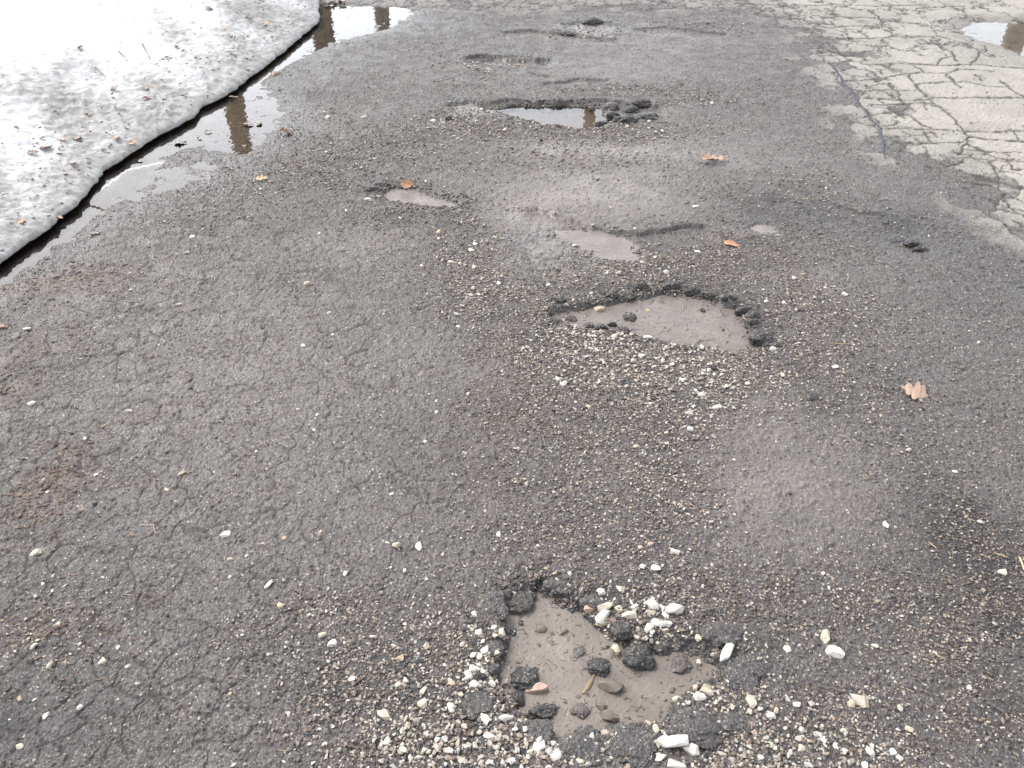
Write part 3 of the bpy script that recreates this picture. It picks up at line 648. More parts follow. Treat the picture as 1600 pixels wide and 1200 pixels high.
# dark crumbs of asphalt on the broken rims
for P, n in ((P_NEAR, 1800), (P_MID, 1300), (P_FAR, 700), (P_LEAF, 500), (P_CRES, 300)):
    p = np.array(P); m = .16; x = RNG.uniform(p[:, 0].min() - m, p[:, 0].max() + m, n * 5); y = RNG.uniform(p[:, 1].min() - m, p[:, 1].max() + m, n * 5)
    sd_ = sdist(x, y, P); k = (RNG.random(n * 5) < .8 * np.exp(-((sd_ - .012) / .035) ** 2)) & (sd_ > -.035); x, y = x[k][:n], y[k][:n]
    add(x, y, RNG.uniform(.005, .015, len(x)) * (.85 + .12 * y), colours(len(x), (.15, .25, .3, .7, .4, 4, 2.2, .1)), bury=.1)
# bigger pale stones where the gravel is palest
for y0, y1, n, sc in ((.55, 1.5, 10500, 1), (1.5, 3.0, 10500, 1.05), (3.0, 6.0, 5500, 1.5)):
    x, y = sample(n, y0, y1); zn, pl = zone(x, y); k = (RNG.random(len(x)) < zn * np.clip(pl - .48, 0, 1) * 2.4) & free(x, y, .004) & (RNG.random(len(x)) > mask_at(pale, x, y)); x, y = x[k], y[k]
    add(x, y, RNG.uniform(.010, .0165, len(x)) * sc, colours(len(x), (3.2, 2.4, .8, .6, .1, .4, .2, .5)), bury=.28)
# mud-coated bits in the near pothole
x, y = in_poly(P_NEAR, 150, .012); x2, y2 = in_poly(P_MID, 140, .01)
for xx, yy, lv in ((x, y, LV['near']), (x2, y2, LV['mid'])):
    edge = np.exp(-np.abs(sdist(xx, yy, P_NEAR if lv == LV['near'] else P_MID)) / .04); k = RNG.random(len(xx)) < .25 + edge; xx, yy = xx[k], yy[k]
    q = RNG.uniform(.004, .016, len(xx)); gz = hat(xx, yy) + q * .1
    add(xx, yy, q, np.array([(.14, .112, .09)]) * RNG.uniform(.55, 1.15, (len(xx), 1)), bury=np.where(gz > lv, .1, (lv - hat(xx, yy)) / q - .05))
x, y, s, c, asp, fl, bu = map(np.concatenate, (allx, ally, alls, allc, allasp, allfl, buried))
z = hat(x, y) + s * (bu)
v_, f_, c_ = many(x, y, z, s, RNG.uniform(0, 6.28, len(x)), asp, fl, c)
link('gravel', mesh_np('gravel', v_, f_, M_GRAVEL, False, {'tint': c_}), 'loose grit and gravel scattered over the broken asphalt', 'gravel', kind='stuff')
print('gravel stones', len(x))

# individual stones: shared prototype meshes, own colour and label
BIG = []
for k in range(16):
    b_ = hull_mesh(700 + k, 15 + k % 7, .55 + .05 * (k % 5), .82, .055); m_ = bpy.data.meshes.new('stone'); b_.to_mesh(m_); b_.free(); m_.materials.append(M_STONE); BIG.append(m_)
STCOL = {'w': ((.60, .575, .53), 'chalk-white'), 'c': ((.49, .435, .355), 'cream'), 't': ((.40, .32, .22), 'tan'), 'g': ((.36, .35, .33), 'grey'), 'p': ((.46, .34, .28), 'pinkish'), 'k': ((.04, .04, .042), 'black'), 'd': ((.05, .047, .045), 'dark')}
ORD = ['leftmost', 'second from left', 'third from left', 'fourth from left', 'fifth from left', 'sixth from left', 'seventh from left', 'eighth from left', 'ninth from left', 'tenth from left', 'eleventh from left', 'twelfth from left', 'thirteenth from left', 'fourteenth from left']
N_ST = [0]
def stone_at(u, v, px, colr, label, group, asp=None, ang=None, wz=None, lift=.12):
    zz = wz if wz is not None else 0.0
    for _ in range(2):
        X0, Y0 = gp(u, v, zz + .0); zz = max(float(hat(X0, Y0)[0]), wz if wz is not None else -1)
    m = px * mpp(u, v) * .58
    o = link('stone', BIG[N_ST[0] * 7 % 16], label, 'stone', group); N_ST[0] += 1
    a = asp or random.uniform(.95, 1.35)
    o.scale = (m * (1.05 if a > 1.2 else 1), m * (1.25 / a if a > 1.2 else 1), m * random.uniform(.8, 1.05)); o.location = (X0, Y0, zz + m * lift)
    o.rotation_euler = (random.uniform(-.25, .25), random.uniform(-.25, .25), math.radians(ang) if ang is not None else random.uniform(0, 6.28))
    cc = STCOL[colr][0]; j = random.uniform(.88, 1.08); o.color = (cc[0] * j, cc[1] * j, cc[2] * j, 1)
    return o
def stones(where, lst, group):
    if len(where.split()) > 11: print('LONG', len(where.split()), where)
    order = sorted(lst, key=lambda t: t[0]); big = sorted(lst, key=lambda t: -t[2])
    solo = big[0] if len(big) > 1 and big[0][2] > 1.22 * big[1][2] else None
    for t in lst:
        u, v, px, cl = t[:4]; asp = t[4] if len(t) > 4 else None; ang = t[5] if len(t) > 5 else None
        shape = 'long ' if asp and asp >= 1.6 else ''
        if len(lst) == 1: lab = f'{STCOL[cl][1]} {shape}stone {where}'
        elif t is solo: lab = f'largest {STCOL[cl][1]} {shape}stone {where}'
        else: lab = f'{STCOL[cl][1]} {shape}stone, {ORD[order.index(t)]} {where}'
        stone_at(u, v, px * (1.13 if group == G1 else 1), cl, lab, group, asp, ang, t[6] if len(t) > 6 else None)
G1 = 'pale stones around the nearest pothole'; G2 = 'pale stones around the middle pothole'; G3 = 'stray stones on the dark asphalt'; G4 = 'pale stones round the far potholes'
stones("in the cluster on the nearest pothole's left rim", [(757, 1016, 16, 'w'), (740, 1025, 11, 'w'), (749, 1027, 11, 'w'), (762, 1031, 11, 'w'), (755, 1002, 8, 'w'), (774, 1024, 12, 'c'), (747, 1038, 7, 'w')], G1)
stones("in the lower left rim row of the nearest pothole", [(741, 1046, 16, 'w'), (732, 1056, 15, 'w'), (758, 1051, 15, 'w'), (741, 1069, 14, 'w'), (726, 1061, 9, 'w'), (769, 1069, 10, 'w'), (784, 1064, 18, 'c'), (796, 1061, 15, 'w'), (792, 1045, 14, 'g')], G1)
stones("above the cluster on the nearest pothole's left rim", [(785, 989, 14, 'c'), (772, 981, 9, 'w'), (748, 989, 12, 'w'), (742, 960, 10, 'w'), (775, 994, 9, 'c')], G1)
stones("in the white heap at the nearest pothole's far corner", [(919, 960, 18, 'p'), (945, 964, 25, 'w', 1.7, 30), (946, 950, 22, 'c', 1.8, 10), (939, 925, 13, 'w'), (971, 919, 14, 'c'), (967, 952, 12, 'c'), (984, 962, 22, 'c', 1.6, -5), (992, 949, 10, 'w'), (986, 942, 8, 'w')], G1)
stones("topping the gravel beyond the round black lump", [(1019, 945, 20, 'w'), (1035, 950, 12, 'w', 1.6, 80), (1040, 962, 13, 'w', 1.6, 110), (1054, 955, 25, 'w', 1.6, -5), (1025, 974, 16, 'w'), (1038, 974, 24, 'w', 1.8, 5), (1013, 982, 15, 'w'), (1018, 990, 10, 'w'), (1040, 986, 10, 'c'), (1017, 958, 14, 'c', 1.8, 0)], G1)
stones("between the two central lumps of the nearest pothole", [(963, 1015, 18, 'c', 1.6, -60, -.02), (936, 985, 13, 't'), (943, 981, 10, 't'), (1007, 1000, 10, 'w'), (979, 997, 7, 'w')], G1)
stones("beside the muddy lump at the nearest pothole's right end", [(1136, 1026, 38, 'w', 1.9, 65), (1090, 1001, 13, 'c'), (1093, 1035, 9, 'c', None, None, -.026)], G1)
stones("on the nearest pothole's right shore", [(1060, 1093, 20, 'c', 1.5, -40), (1086, 1075, 11, 'p'), (1093, 1091, 21, 'w', 1.6, -15), (1107, 1079, 20, 'c'), (1076, 1099, 8, 'w')], G1)
stones("in the gravel right of the nearest pothole", [(1174, 1096, 20, 'c'), (1204, 1120, 14, 'w'), (1245, 1101, 11, 'w'), (1329, 1100, 14, 'c'), (1345, 1093, 28, 'c', 1.5, -50), (1230, 1015, 11, 'w')], G1)
stones('of the bright pair right of the nearest pothole', [(1289, 996, 23, 'c', 1.6, 65), (1305, 1021, 24, 'w')], G1)
stones('in the big pale group below the nearest pothole', [(1050, 1165, 44, 'w', 1.7, 10), (1080, 1172, 23, 'w', 1.4, -30), (1025, 1164, 12, 'c'), (1036, 1155, 17, 'w'), (1032, 1185, 16, 'w', 1.7, 10), (1015, 1184, 10, 'w'), (1058, 1194, 26, 'w', 1.5, 0), (1025, 1140, 14, 'c'), (1012, 1129, 11, 'c')], G1)
stones('between the front rim slabs of the nearest pothole', [(945, 1144, 11, 'p'), (950, 1161, 9, 'c')], G1)
stones('at the front left foot of the nearest pothole', [(842, 1167, 20, 'w'), (874, 1165, 12, 'w'), (868, 1182, 18, 'w', 1.5, 30), (832, 1175, 15, 'c'), (805, 1140, 9, 'w'), (906, 1191, 13, 'c'), (895, 1180, 10, 'w')], G1)
stones('of the pale pair left of the front rim slabs', [(757, 1126, 15, 'w'), (790, 1124, 22, 'w', 2.0, -5)], G1)
stones('in the gravel drift left of the nearest pothole', [(600, 1119, 19, 'c'), (660, 1100, 16, 'c'), (706, 1107, 16, 'w', 1.5, -60), (662, 1081, 13, 'c'), (622, 1070, 10, 'c'), (549, 1060, 10, 'w'), (625, 1030, 13, 't'), (706, 1069, 11, 'p'), (667, 1011, 13, 'c'), (720, 1085, 9, 'c')], G1)
stones('in the gravel along the bottom edge of the photo', [(605, 1159, 14, 'w'), (631, 1172, 13, 'w'), (640, 1184, 10, 'w'), (684, 1155, 10, 'w'), (702, 1175, 11, 'w'), (722, 1188, 12, 'c'), (765, 1152, 17, 'w', 1.7, -20), (800, 1190, 13, 'w'), (560, 1100, 8, 'c')], G1)
stones('at the lower right among dark gravel', [(1359, 1175, 13, 'w'), (1395, 1176, 12, 'w'), (1405, 1183, 10, 'c'), (1421, 1140, 11, 'c'), (1352, 1196, 12, 'w'), (1281, 1147, 12, 'w', 1.6, -50), (1252, 1170, 12, 'c'), (1305, 1165, 10, 'w')], G1)
stones('right of the nearest pothole on dark asphalt', [(1367, 1010, 10, 'c'), (1407, 1107, 11, 'c'), (1460, 1022, 8, 'c'), (1516, 1076, 10, 'g')], G1)
stones('near the lower left corner among the wide cracks', [(31, 1167, 14, 'c'), (73, 1119, 13, 'w', 1.4, 60), (126, 1106, 10, 'w'), (30, 1092, 9, 't'), (54, 1094, 7, 'w')], G3)
stones('along the left side between cracks', [(161, 1034, 14, 'c'), (54, 1010, 13, 'w', 1.9, 35), (90, 977, 12, 'c'), (78, 1040, 14, 'c', 2.0, 75), (200, 1042, 8, 'w'), (184, 1012, 7, 'w'), (67, 912, 8, 'w'), (125, 1006, 7, 'c')], G3)
stones('in the trio left of the nearest pothole', [(420, 916, 16, 'w', 1.4, 70), (520, 1006, 16, 'w', 1.5, 35), (505, 994, 14, 'c', 1.5, 0)], G3)
stones('on plain asphalt left of the gravel drift', [(439, 946, 14, 't'), (359, 902, 7, 'c'), (360, 1085, 9, 't'), (484, 962, 8, 'g'), (451, 1117, 9, 'w')], G3)
stones('along the left edge beside the brown litter', [(49, 632, 13, 'w'), (57, 866, 17, 'c'), (67, 752, 12, 'c', 2.0, 75), (74, 769, 6, 'w'), (134, 686, 7, 'w'), (150, 742, 7, 'w')], G3)
stones('in the row across the cracked left lane', [(202, 642, 11, 'w', 1.7, 5), (284, 740, 12, 'c', 1.6, 35), (260, 766, 10, 'c'), (354, 836, 17, 'w', 1.5, 25), (359, 875, 9, 'c'), (385, 869, 8, 'c')], G3)
stones('in the middle of the left lane', [(655, 855, 16, 'w'), (620, 853, 16, 'c', 2.2, 15), (606, 848, 8, 'w', 1.8, 0), (632, 892, 8, 'w'), (540, 896, 10, 'w'), (611, 772, 7, 'w'), (500, 832, 8, 'p'), (444, 841, 9, 't'), (412, 850, 7, 'p')], G3)
stones('scattered on the smooth centre asphalt', [(664, 691, 7, 'w'), (491, 672, 7, 'w'), (466, 640, 6, 'w'), (496, 649, 7, 'c'), (682, 644, 7, 'w'), (732, 615, 7, 'c'), (780, 836, 11, 'w')], G3)
stones('on the tan gravel trail before the nearest pothole', [(1025, 889, 17, 'w'), (1004, 886, 12, 'w'), (1057, 862, 17, 'w', 1.8, -25), (1016, 851, 10, 'p'), (1000, 856, 10, 'p'), (994, 699, 12, 'c', 1.5, -25), (822, 756, 7, 'c'), (1147, 719, 7, 'w')], G3)
stones('below the pale gravel fan of the middle pothole', [(1077, 645, 15, 'w', 1.6, -10), (1079, 671, 13, 'g'), (1097, 617, 13, 'w'), (1120, 638, 16, 'w', 1.7, 15), (1086, 611, 9, 'w'), (919, 636, 10, 'c'), (882, 601, 13, 'w'), (1041, 676, 8, 'w')], G2)
stones('on the open asphalt right of the oak leaf trail', [(1384, 821, 13, 'w', 1.5, 80), (1420, 704, 11, 'c', 1.6, 20), (1491, 737, 7, 'w'), (1532, 817, 11, 'g'), (1567, 895, 14, 'c'), (1287, 897, 8, 'w')], G3)
stones('above the right end of the middle pothole', [(1240, 435, 10, 'w'), (1320, 461, 10, 'w'), (1227, 473, 10, 'w'), (1289, 450, 5, 'w'), (1197, 471, 9, 'w')], G2)
stones('right of the black rim lumps of the middle pothole', [(1304, 574, 11, 'w'), (1222, 587, 13, 'c'), (1208, 546, 13, 'w', 1.7, 25), (1530, 535, 6, 'w')], G2)
stones('in the gravel above the middle pothole', [(1004, 409, 8, 'w'), (1024, 403, 8, 'c'), (967, 428, 11, 'c', 1.6, 40), (947, 427, 10, 'w'), (1041, 426, 10, 'w'), (857, 446, 8, 'w'), (925, 459, 6, 'w'), (1090, 394, 9, 'w')], G2)
stones('in the mud at the middle pothole', [(936, 485, 19, 't', 1.3, 0), (1000, 489, 9, 'c'), (1012, 487, 8, 't')], G2)
stones('on the pale gravel fan below the middle pothole', [(1096, 544, 11, 'w'), (1012, 529, 14, 'w', 2.2, -12), (1050, 570, 12, 'w', 1.4, 60), (1065, 594, 10, 'w'), (872, 590, 9, 'w'), (1002, 557, 11, 'w'), (1035, 565, 9, 'w'), (960, 527, 12, 'c')], G2)
stones('by the step above the crescent puddle', [(1087, 322, 11, 'w'), (899, 384, 10, 'w', 1.6, 0), (992, 358, 7, 'c')], G2)
stones('in the white scatter left of the crescent puddle', [(742, 381, 8, 'w'), (736, 392, 10, 'w'), (719, 412, 8, 'w'), (740, 417, 10, 'w'), (703, 410, 9, 'c'), (740, 451, 9, 'w'), (736, 462, 7, 'w'), (748, 461, 8, 'w'), (779, 443, 9, 'w'), (660, 416, 8, 'c')], G2)
stones('around the small leaf puddle', [(686, 364, 12, 't', 1.5, 60), (575, 313, 12, 'w', 1.9, 0), (541, 330, 7, 'c'), (626, 340, 7, 'w')], G4)
stones('on the grey centre asphalt below the leaf puddle', [(482, 445, 13, 'c', 1.6, 10), (520, 524, 7, 'w'), (474, 540, 8, 'w'), (514, 489, 7, 'w'), (716, 511, 8, 'w'), (499, 365, 8, 'c')], G3)
stones('on wet asphalt between snow and leaf puddle', [(301, 371, 9, 'w'), (292, 394, 8, 'w'), (279, 477, 9, 'c', 1.5, 30), (42, 516, 16, 'g', 1.6, 0)], G3)
stones('in the trio beyond the wide snow puddle', [(512, 184, 10, 'c'), (569, 184, 9, 'w', 1.5, 0), (507, 176, 7, 'c')], G4)
stones('around the far pothole', [(677, 190, 9, 'w', 1.5, 0), (1112, 162, 8, 'w'), (1036, 205, 7, 'w'), (1014, 190, 7, 'w'), (752, 171, 7, 'w'), (790, 203, 8, 'c')], G4)

# ------------------------------------------------------------------ lumps and slabs of broken asphalt
LUMPS = []
for k in range(12):
    bm = bmesh.new(); bmesh.ops.create_icosphere(bm, subdivisions=5 if k < 6 else 4, radius=1)
    off = Vector((k * 7.3, k * 3.1, -k * 5.7)); amp = .36 + .03 * (k % 4)
    for vtx in bm.verts:
        p = vtx.co.copy(); n_ = p.normalized()
        p.x = math.copysign(abs(p.x) ** .82, p.x); p.y = math.copysign(abs(p.y) ** .82, p.y)
        d = 1 + amp * mnoise.noise(n_ * 1.3 + off) + .17 * mnoise.noise(n_ * 3.1 + off) + .08 * abs(mnoise.noise(n_ * 8 + off)) + .06 * mnoise.noise(n_ * 17 + off)
        vd = mnoise.voronoi(n_ * 7 + off)[0]; d += .10 * max(0, .4 - vd[0])
        vtx.co = p * d
    for f in bm.faces: f.smooth = True
    m_ = bpy.data.meshes.new('asphalt_lump'); bm.to_mesh(m_); bm.free(); m_.materials.append(M_LUMP); LUMPS.append(m_)
LUMPS_MUD = []
for m_ in LUMPS[:6]:
    q = m_.copy(); q.materials[0] = M_LUMP_MUD; LUMPS_MUD.append(q)
SLABS = []
for m_ in LUMPS[:6]:
    q = m_.copy(); q.name = 'asphalt_slab'; q.materials[0] = M_SLAB; SLABS.append(q)
N_LU = [0]
def lumps(where, lst, group, word='asphalt lump'):
    order = sorted(lst, key=lambda t: t[0]); big = sorted(lst, key=lambda t: -t[2] * t[3])
    solo = big[0] if len(big) > 1 and big[0][2] * big[0][3] > 1.35 * big[1][2] * big[1][3] else None
    for t in lst:
        u, v, wp, hp = t[:4]; hgt = t[4] if len(t) > 4 else .45; lift = t[5] if len(t) > 5 else .25; mdy = len(t) > 6
        k = mpp(u, v); X0, Y0 = gp(u, v + hp * .1); z0 = float(hat(X0, Y0)[0])
        el = math.atan2(CAMH, Y0); r = wp * .5 * k
        ry = max(.45 * r, min(1.4 * r, (hp * .5 * k - hgt * r * math.cos(el) * .5) / math.sin(el)))
        lab = f"{'mud-coated' if mdy else 'dark'} {word} {where}"
        if len(lst) > 1: lab = f"largest {lab}" if t is solo else f"{'mud-coated' if mdy else 'dark'} {word}, {ORD[order.index(t)]} {where}"
        o = link(word.replace(' ', '_'), (SLABS if 'slab' in word else LUMPS_MUD if mdy else LUMPS)[N_LU[0] % (6 if mdy or wp > 24 or 'slab' in word else 12)], lab, word, group, 'thing'); N_LU[0] += 1
        o.scale = (r * .9, ry * .9, r * hgt); o.rotation_euler = (random.uniform(-.1, .1), random.uniform(-.1, .1), random.uniform(-.35, .35))
        if 'slab' in word: o.scale = (r * 1.05, ry * 1.05, r * hgt * .75); lift -= .25
        elif word == 'asphalt lump' and group != L1: lift -= .25
        o.location = (X0, Y0, z0 + r * hgt * lift)
L1 = 'broken asphalt around the nearest pothole'; L2 = 'broken asphalt around the middle pothole'; L3 = 'broken asphalt around the far pothole'
lumps("standing in the nearest pothole's brown water", [(938, 1030, 38, 30, .5, .75), (1000, 1014, 54, 46, .62, .7), (1067, 1023, 38, 34, .45, .7, 1), (850, 1098, 46, 28, .4, .9), (908, 1097, 34, 26, .4, .85, 1), (905, 1005, 28, 22, .3, .75, 1)], L1)
lumps("on the nearest pothole's left shore", [(822, 1048, 46, 38, .4, .6), (808, 1079, 26, 24, .6, .6), (815, 961, 13, 13, .8, .5), (749, 1058, 21, 14, .7, .4), (773, 1046, 20, 20, .8, .4), (802, 975, 14, 14, .7, .4)], L1)
lumps("beside the white heap at the nearest pothole", [(974, 980, 36, 32, .6, .4), (1035, 1003, 26, 18, .5, .4), (950, 998, 18, 14, .7, .4)], L1)
lumps("along the nearest pothole's front rim", [(917, 1162, 68, 50, .28, .1), (988, 1157, 76, 62, .25, .1), (1085, 1126, 78, 62, .28, .05), (842, 1148, 50, 46, .3, .1), (878, 1155, 20, 18, .5, .2), (1150, 1120, 60, 40, .2, -.05)], L1, 'asphalt slab')
lumps("along the nearest pothole's right rim", [(1131, 985, 52, 38, .35, .25), (1160, 1050, 50, 50, .2, .0), (1185, 1035, 44, 36, .18, -.05)], L1, 'asphalt slab')
lumps("along the nearest pothole's left and far rim", [(752, 1098, 46, 40, .28, .1), (765, 945, 52, 40, .25, 0), (805, 922, 54, 40, .3, .1), (880, 914, 46, 22, .35, .1), (925, 938, 34, 20, .4, .2), (770, 1010, 30, 26, .3, .1)], L1, 'asphalt slab')
lumps("at the middle pothole's left end", [(873, 468, 24, 13, .5, .5), (893, 489, 18, 14, .5, .5), (870, 498, 26, 12, .4, .4), (897, 503, 14, 9, .5, .5)], L2)
lumps("on the middle pothole's front shore", [(921, 499, 18, 13, .6, .6), (940, 503, 26, 14, .5, .5), (958, 499, 16, 9, .6, .6), (972, 510, 30, 18, .45, .5)], L2)
lumps("on the middle pothole's far shore", [(956, 459, 20, 14, .6, .5), (982, 457, 22, 17, .6, .5), (985, 486, 22, 18, .5, .6), (1002, 447, 26, 11, .5, .3), (1050, 445, 34, 12, .4, .2), (1083, 451, 26, 12, .5, .3), (1112, 458, 24, 11, .5, .3), (1138, 466, 24, 11, .5, .3)], L2)
lumps("stacked down the middle pothole's right rim", [(1163, 481, 30, 14, .5, .35), (1176, 493, 26, 16, .5, .4), (1177, 504, 20, 12, .6, .4), (1190, 526, 40, 24, .45, .4), (1213, 540, 24, 12, .4, .2), (1100, 477, 7, 7, .9, .8)], L2)
lumps("at the far pothole's right end", [(955, 164, 26, 16, .55, .4), (986, 170, 30, 14, .5, .3), (943, 186, 26, 11, .5, .5), (965, 187, 18, 9, .6, .5), (982, 187, 34, 14, .45, .3), (958, 179, 22, 8, .5, .5), (1010, 180, 40, 16, .3, .1), (1000, 160, 40, 12, .3, .1)], L3)
lumps("on the small puddle's edge below the pale cracked pavement", [(1427, 376, 26, 12, .5, .4), (1440, 387, 26, 10, .4, .3)], L3)
lumps("at the broken step in the far distance", [(926, 33, 36, 7, .3, .3), (890, 52, 24, 5, .3, .2)], L3)
lumps("on the gravel beside the far pothole's left end", [(701, 186, 12, 9, .8, .4)], L3)
lumps("left of the leaf puddle", [(582, 293, 26, 12, .4, .2), (598, 286, 24, 9, .4, .2)], L3)
lumps("alone on the pale gravel below the middle pothole", [(1112, 576, 14, 10, .7, .4)], L2)
lumps("in the dark hollow left of the oak leaf", [(1270, 618, 36, 18, .3, .0), (1300, 632, 26, 14, .3, 0)], L2)

# ------------------------------------------------------------------ leaves, twigs, litter
def leaf_mesh(name, seed, lobes, mat):
    r = random.Random(seed); NT, NS = 44, 7; V, Fc = [], []
    ph = r.uniform(0, 3); curl = r.uniform(.3, .8); bend = r.uniform(-.5, .7)
    for i in range(NT + 1):
        t = i / NT
        env = math.sin(math.pi * min(1, max(0, t)) ** .75) ** .8 if 0 < t < 1 else 0.02
        for j in range(NS):
            s = -1 + 2 * j / (NS - 1)
            lob = .38 + .62 * abs(math.sin(lobes * math.pi * t + (ph if s > 0 else ph * .6 + .4))) ** .8
            wd = .36 * env * (lob if lobes else 1)
            x = t - .5 + (.10 * abs(s) * (lob - .5) if lobes else 0); y = s * wd
            zz = curl * .45 * y * y / .1 * .35 + bend * (t - .5) ** 2 * .7 + .025 * math.sin(9 * t + 4 * s + ph)
            V.append((x, y, zz))
    for i in range(NT):
        for j in range(NS - 1): a = i * NS + j; Fc.append((a, a + 1, a + NS + 1, a + NS))
    n0 = len(V); V2 = [(a, b_, c - .012) for a, b_, c in V]; F2 = [tuple(q + n0 for q in reversed(f)) for f in Fc]
    return mesh_np(name, np.array(V + V2), np.array(Fc + F2), mat, True)
def stem_mesh(mat, seed):
    r = random.Random(seed); V, Fc = [], []; n = 8
    for i in range(n + 1):
        t = i / n; rr = .014 * (1 - .4 * t)
        for k in range(5): a = k * 2 * math.pi / 5; V.append((-.5 - .3 * t, .06 * t * t + rr * math.cos(a), .05 + .06 * t * t + rr * math.sin(a)))
    for i in range(n):
        for k in range(5): a = i * 5 + k; b_ = i * 5 + (k + 1) % 5; Fc.append((a, b_, b_ + 5, a + 5))
    return mesh_np('stem', np.array(V), np.array(Fc), mat)
LEAFM = {c: [leaf_mesh('leaf', 30 + i, [4, 3, 0, 5][i % 4], m) for i in range(4)] for c, m in M_LEAF.items()}
STEMM = {c: stem_mesh(m, 3) for c, m in M_LEAF.items()}
N_LF = [0]
def leaf(u, v, px, colr, label, group, ang=None, shp=None, on_snow=False, z=None, tilt=.2, asp=1.0, rx=None):
    zz = .0
    for _ in range(4):
        X0, Y0 = gp(u, v, zz); zz = snow_top(X0, Y0) if on_snow else max(float(hat(X0, Y0)[0]), z if z is not None else -1)
    L = px * mpp(u, v)
    o = link('leaf', LEAFM[colr][shp if shp is not None else N_LF[0] % 4], label, 'leaf', group); N_LF[0] += 1
    o.location = (X0, Y0, zz + .004 + .08 * L); o.scale = (L, L * asp, L)
    o.rotation_euler = (random.uniform(-tilt, tilt), random.uniform(-tilt, tilt), math.radians(ang) if ang is not None else random.uniform(0, 6.28))
    if rx is not None: o.rotation_euler = (rx, 0, math.radians(ang)); o.location.z += .25 * L
    if px >= 16:
        s = link('stem', STEMM[colr], parent=o)
    return o
GR, GS = 'fallen leaves on the road', 'fallen leaves on the snow bank'
leaf(1430, 617, 46, 'pink', 'pinkish tan lobed oak leaf lying on open asphalt', GR, 155, 0, tilt=.3, asp=1.15)
leaf(1112, 253, 44, 'pink', 'reddish leaf lying flat beyond the broken step', GR, 5, 3, tilt=.1, asp=.7)
leaf(1142, 384, 28, 'orange', 'thin curled orange leaf in gravel beside the tiny pale puddle', GR, -40, 2, tilt=.5, asp=.5)
leaf(637, 295, 21, 'orange', "bright orange leaf propped at the leaf puddle's far edge", GR, 25, 2, asp=1.1, rx=.6)
leaf(449, 209, 26, 'brown', 'red-brown curled oak leaf below the wide snow puddle', GR, 20, 0, tilt=.5)
leaf(409, 281, 20, 'tan', 'small tan leaf alone on wet asphalt', GR, 10, 1)
leaf(280, 226, 22, 'dark', 'dark soaked leaf at the near shore of the wide snow puddle', GR, 15, 0)
leaf(325, 207, 13, 'brown', 'brown leaf floating in the wide snow puddle', GR, 40, 1, z=-.0145)
leaf(312, 217, 11, 'dark', 'small dark leaf beside the brown floating leaf', GR, 100, 2, z=-.0145)
leaf(388, 196, 16, 'pink', 'pink leaf floating over the mirrored trunk', GR, 0, 1, z=-.0145)
leaf(405, 194, 12, 'tan', 'pale tan leaf right of the mirrored trunk', GR, 60, 2, z=-.0145)
leaf(365, 154, 14, 'tan', 'tan leaf at the undercut snow above the mirrored trunk', GR, 20, 3, z=-.0145)
leaf(197, 241, 16, 'tan', 'folded tan leaf stuck under the snow lip', GR, 70, 2, tilt=.7)
leaf(430, 117, 17, 'brown', 'brown leaf on wet asphalt between two snow puddles', GR, 30, 0)
leaf(535, 109, 10, 'dark', 'tiny dark red leaf on asphalt beyond the snow puddles', GR, 70, 1)
leaf(520, 7, 20, 'orange', 'orange leaf at the far tip of the snow', GR, 10, 0)
leaf(534, 4, 18, 'pink', 'pink leaf next to the orange one at the snow tip', GR, 150, 1)
leaf(510, 12, 14, 'dark', 'dark leaf at the snow tip below the orange one', GR, 80, 3)
leaf(150, 366, 14, 'dark', 'dark leaf on the shore of the narrow meltwater strip', GR, 10, 2)
leaf(6, 512, 18, 'brown', 'brown leaf cut by the left edge of the photo', GR, 15, 0)
leaf(88, 178 + 255, 16, 'brown', 'soaked brown leaf in litter below the narrow meltwater strip', GR, 25, 1)
for u, v, px, cl, lb in [(174, 132, 15, 'brown', 'reddish brown leaf midway up the snow'), (229, 152, 12, 'brown', 'brown leaf right of the reddish one on the snow'), (69, 222, 20, 'brown', 'larger brown leaf low on the snow'), (50, 237, 16, 'brown', 'brown leaf below the larger brown one on the snow'),
                         (91, 200, 13, 'pink', 'faded pink leaf above the larger brown one on the snow'), (119, 211, 16, 'pink', 'faded flat leaf on grey snow'), (203, 210, 17, 'tan', 'pale tan leaf near the snow lip'), (182, 213, 18, 'pink', 'pinkish leaf left of the pale tan one near the lip'),
                         (260, 89, 16, 'tan', 'tan leaf on white snow'), (246, 99, 10, 'tan', 'small tan leaf below the tan one on white snow'), (270, 46, 9, 'dark', 'dark speck-like leaf high on white snow'), (362, 46, 12, 'dark', 'dark leaf on grey snow near the top'), (325, 14, 14, 'brown', 'thin brown leaf at the top of the snow'),
                         (299, 20, 8, 'dark', 'tiny dark leaf left of the thin brown one'), (121, 57, 11, 'dark', 'lone dark leaf on the whitest snow'), (346, 32, 11, 'tan', 'tan-brown leaf below the thin brown one'), (388, 21, 14, 'dark', 'dark curled leaf at the top end of the snow'), (115, 256, 14, 'tan', 'yellowish leaf low on the snow'),
                         (55, 187, 11, 'brown', 'brown leaf on the snow by the left edge'), (133, 162, 13, 'dark', 'dark leaf between white and grey snow'), (362, 80, 13, 'dark', 'dark thin leaf on right-hand snow'), (228, 137, 10, 'pink', 'pink leaf just above the brown one on the snow'), (88, 325, 12, 'tan', 'small tan leaf at the near snow lip'),
                         (32, 347, 18, 'tan', 'straw-coloured leaf at the nearest snow corner'), (415, 35, 13, 'tan', 'tan leaf near the far end of the snow lip'), (13, 166, 7, 'brown', 'small red-brown leaf at the left edge of the snow')]:
    leaf(u, v, px, cl, lb, GS, on_snow=True, tilt=.35)
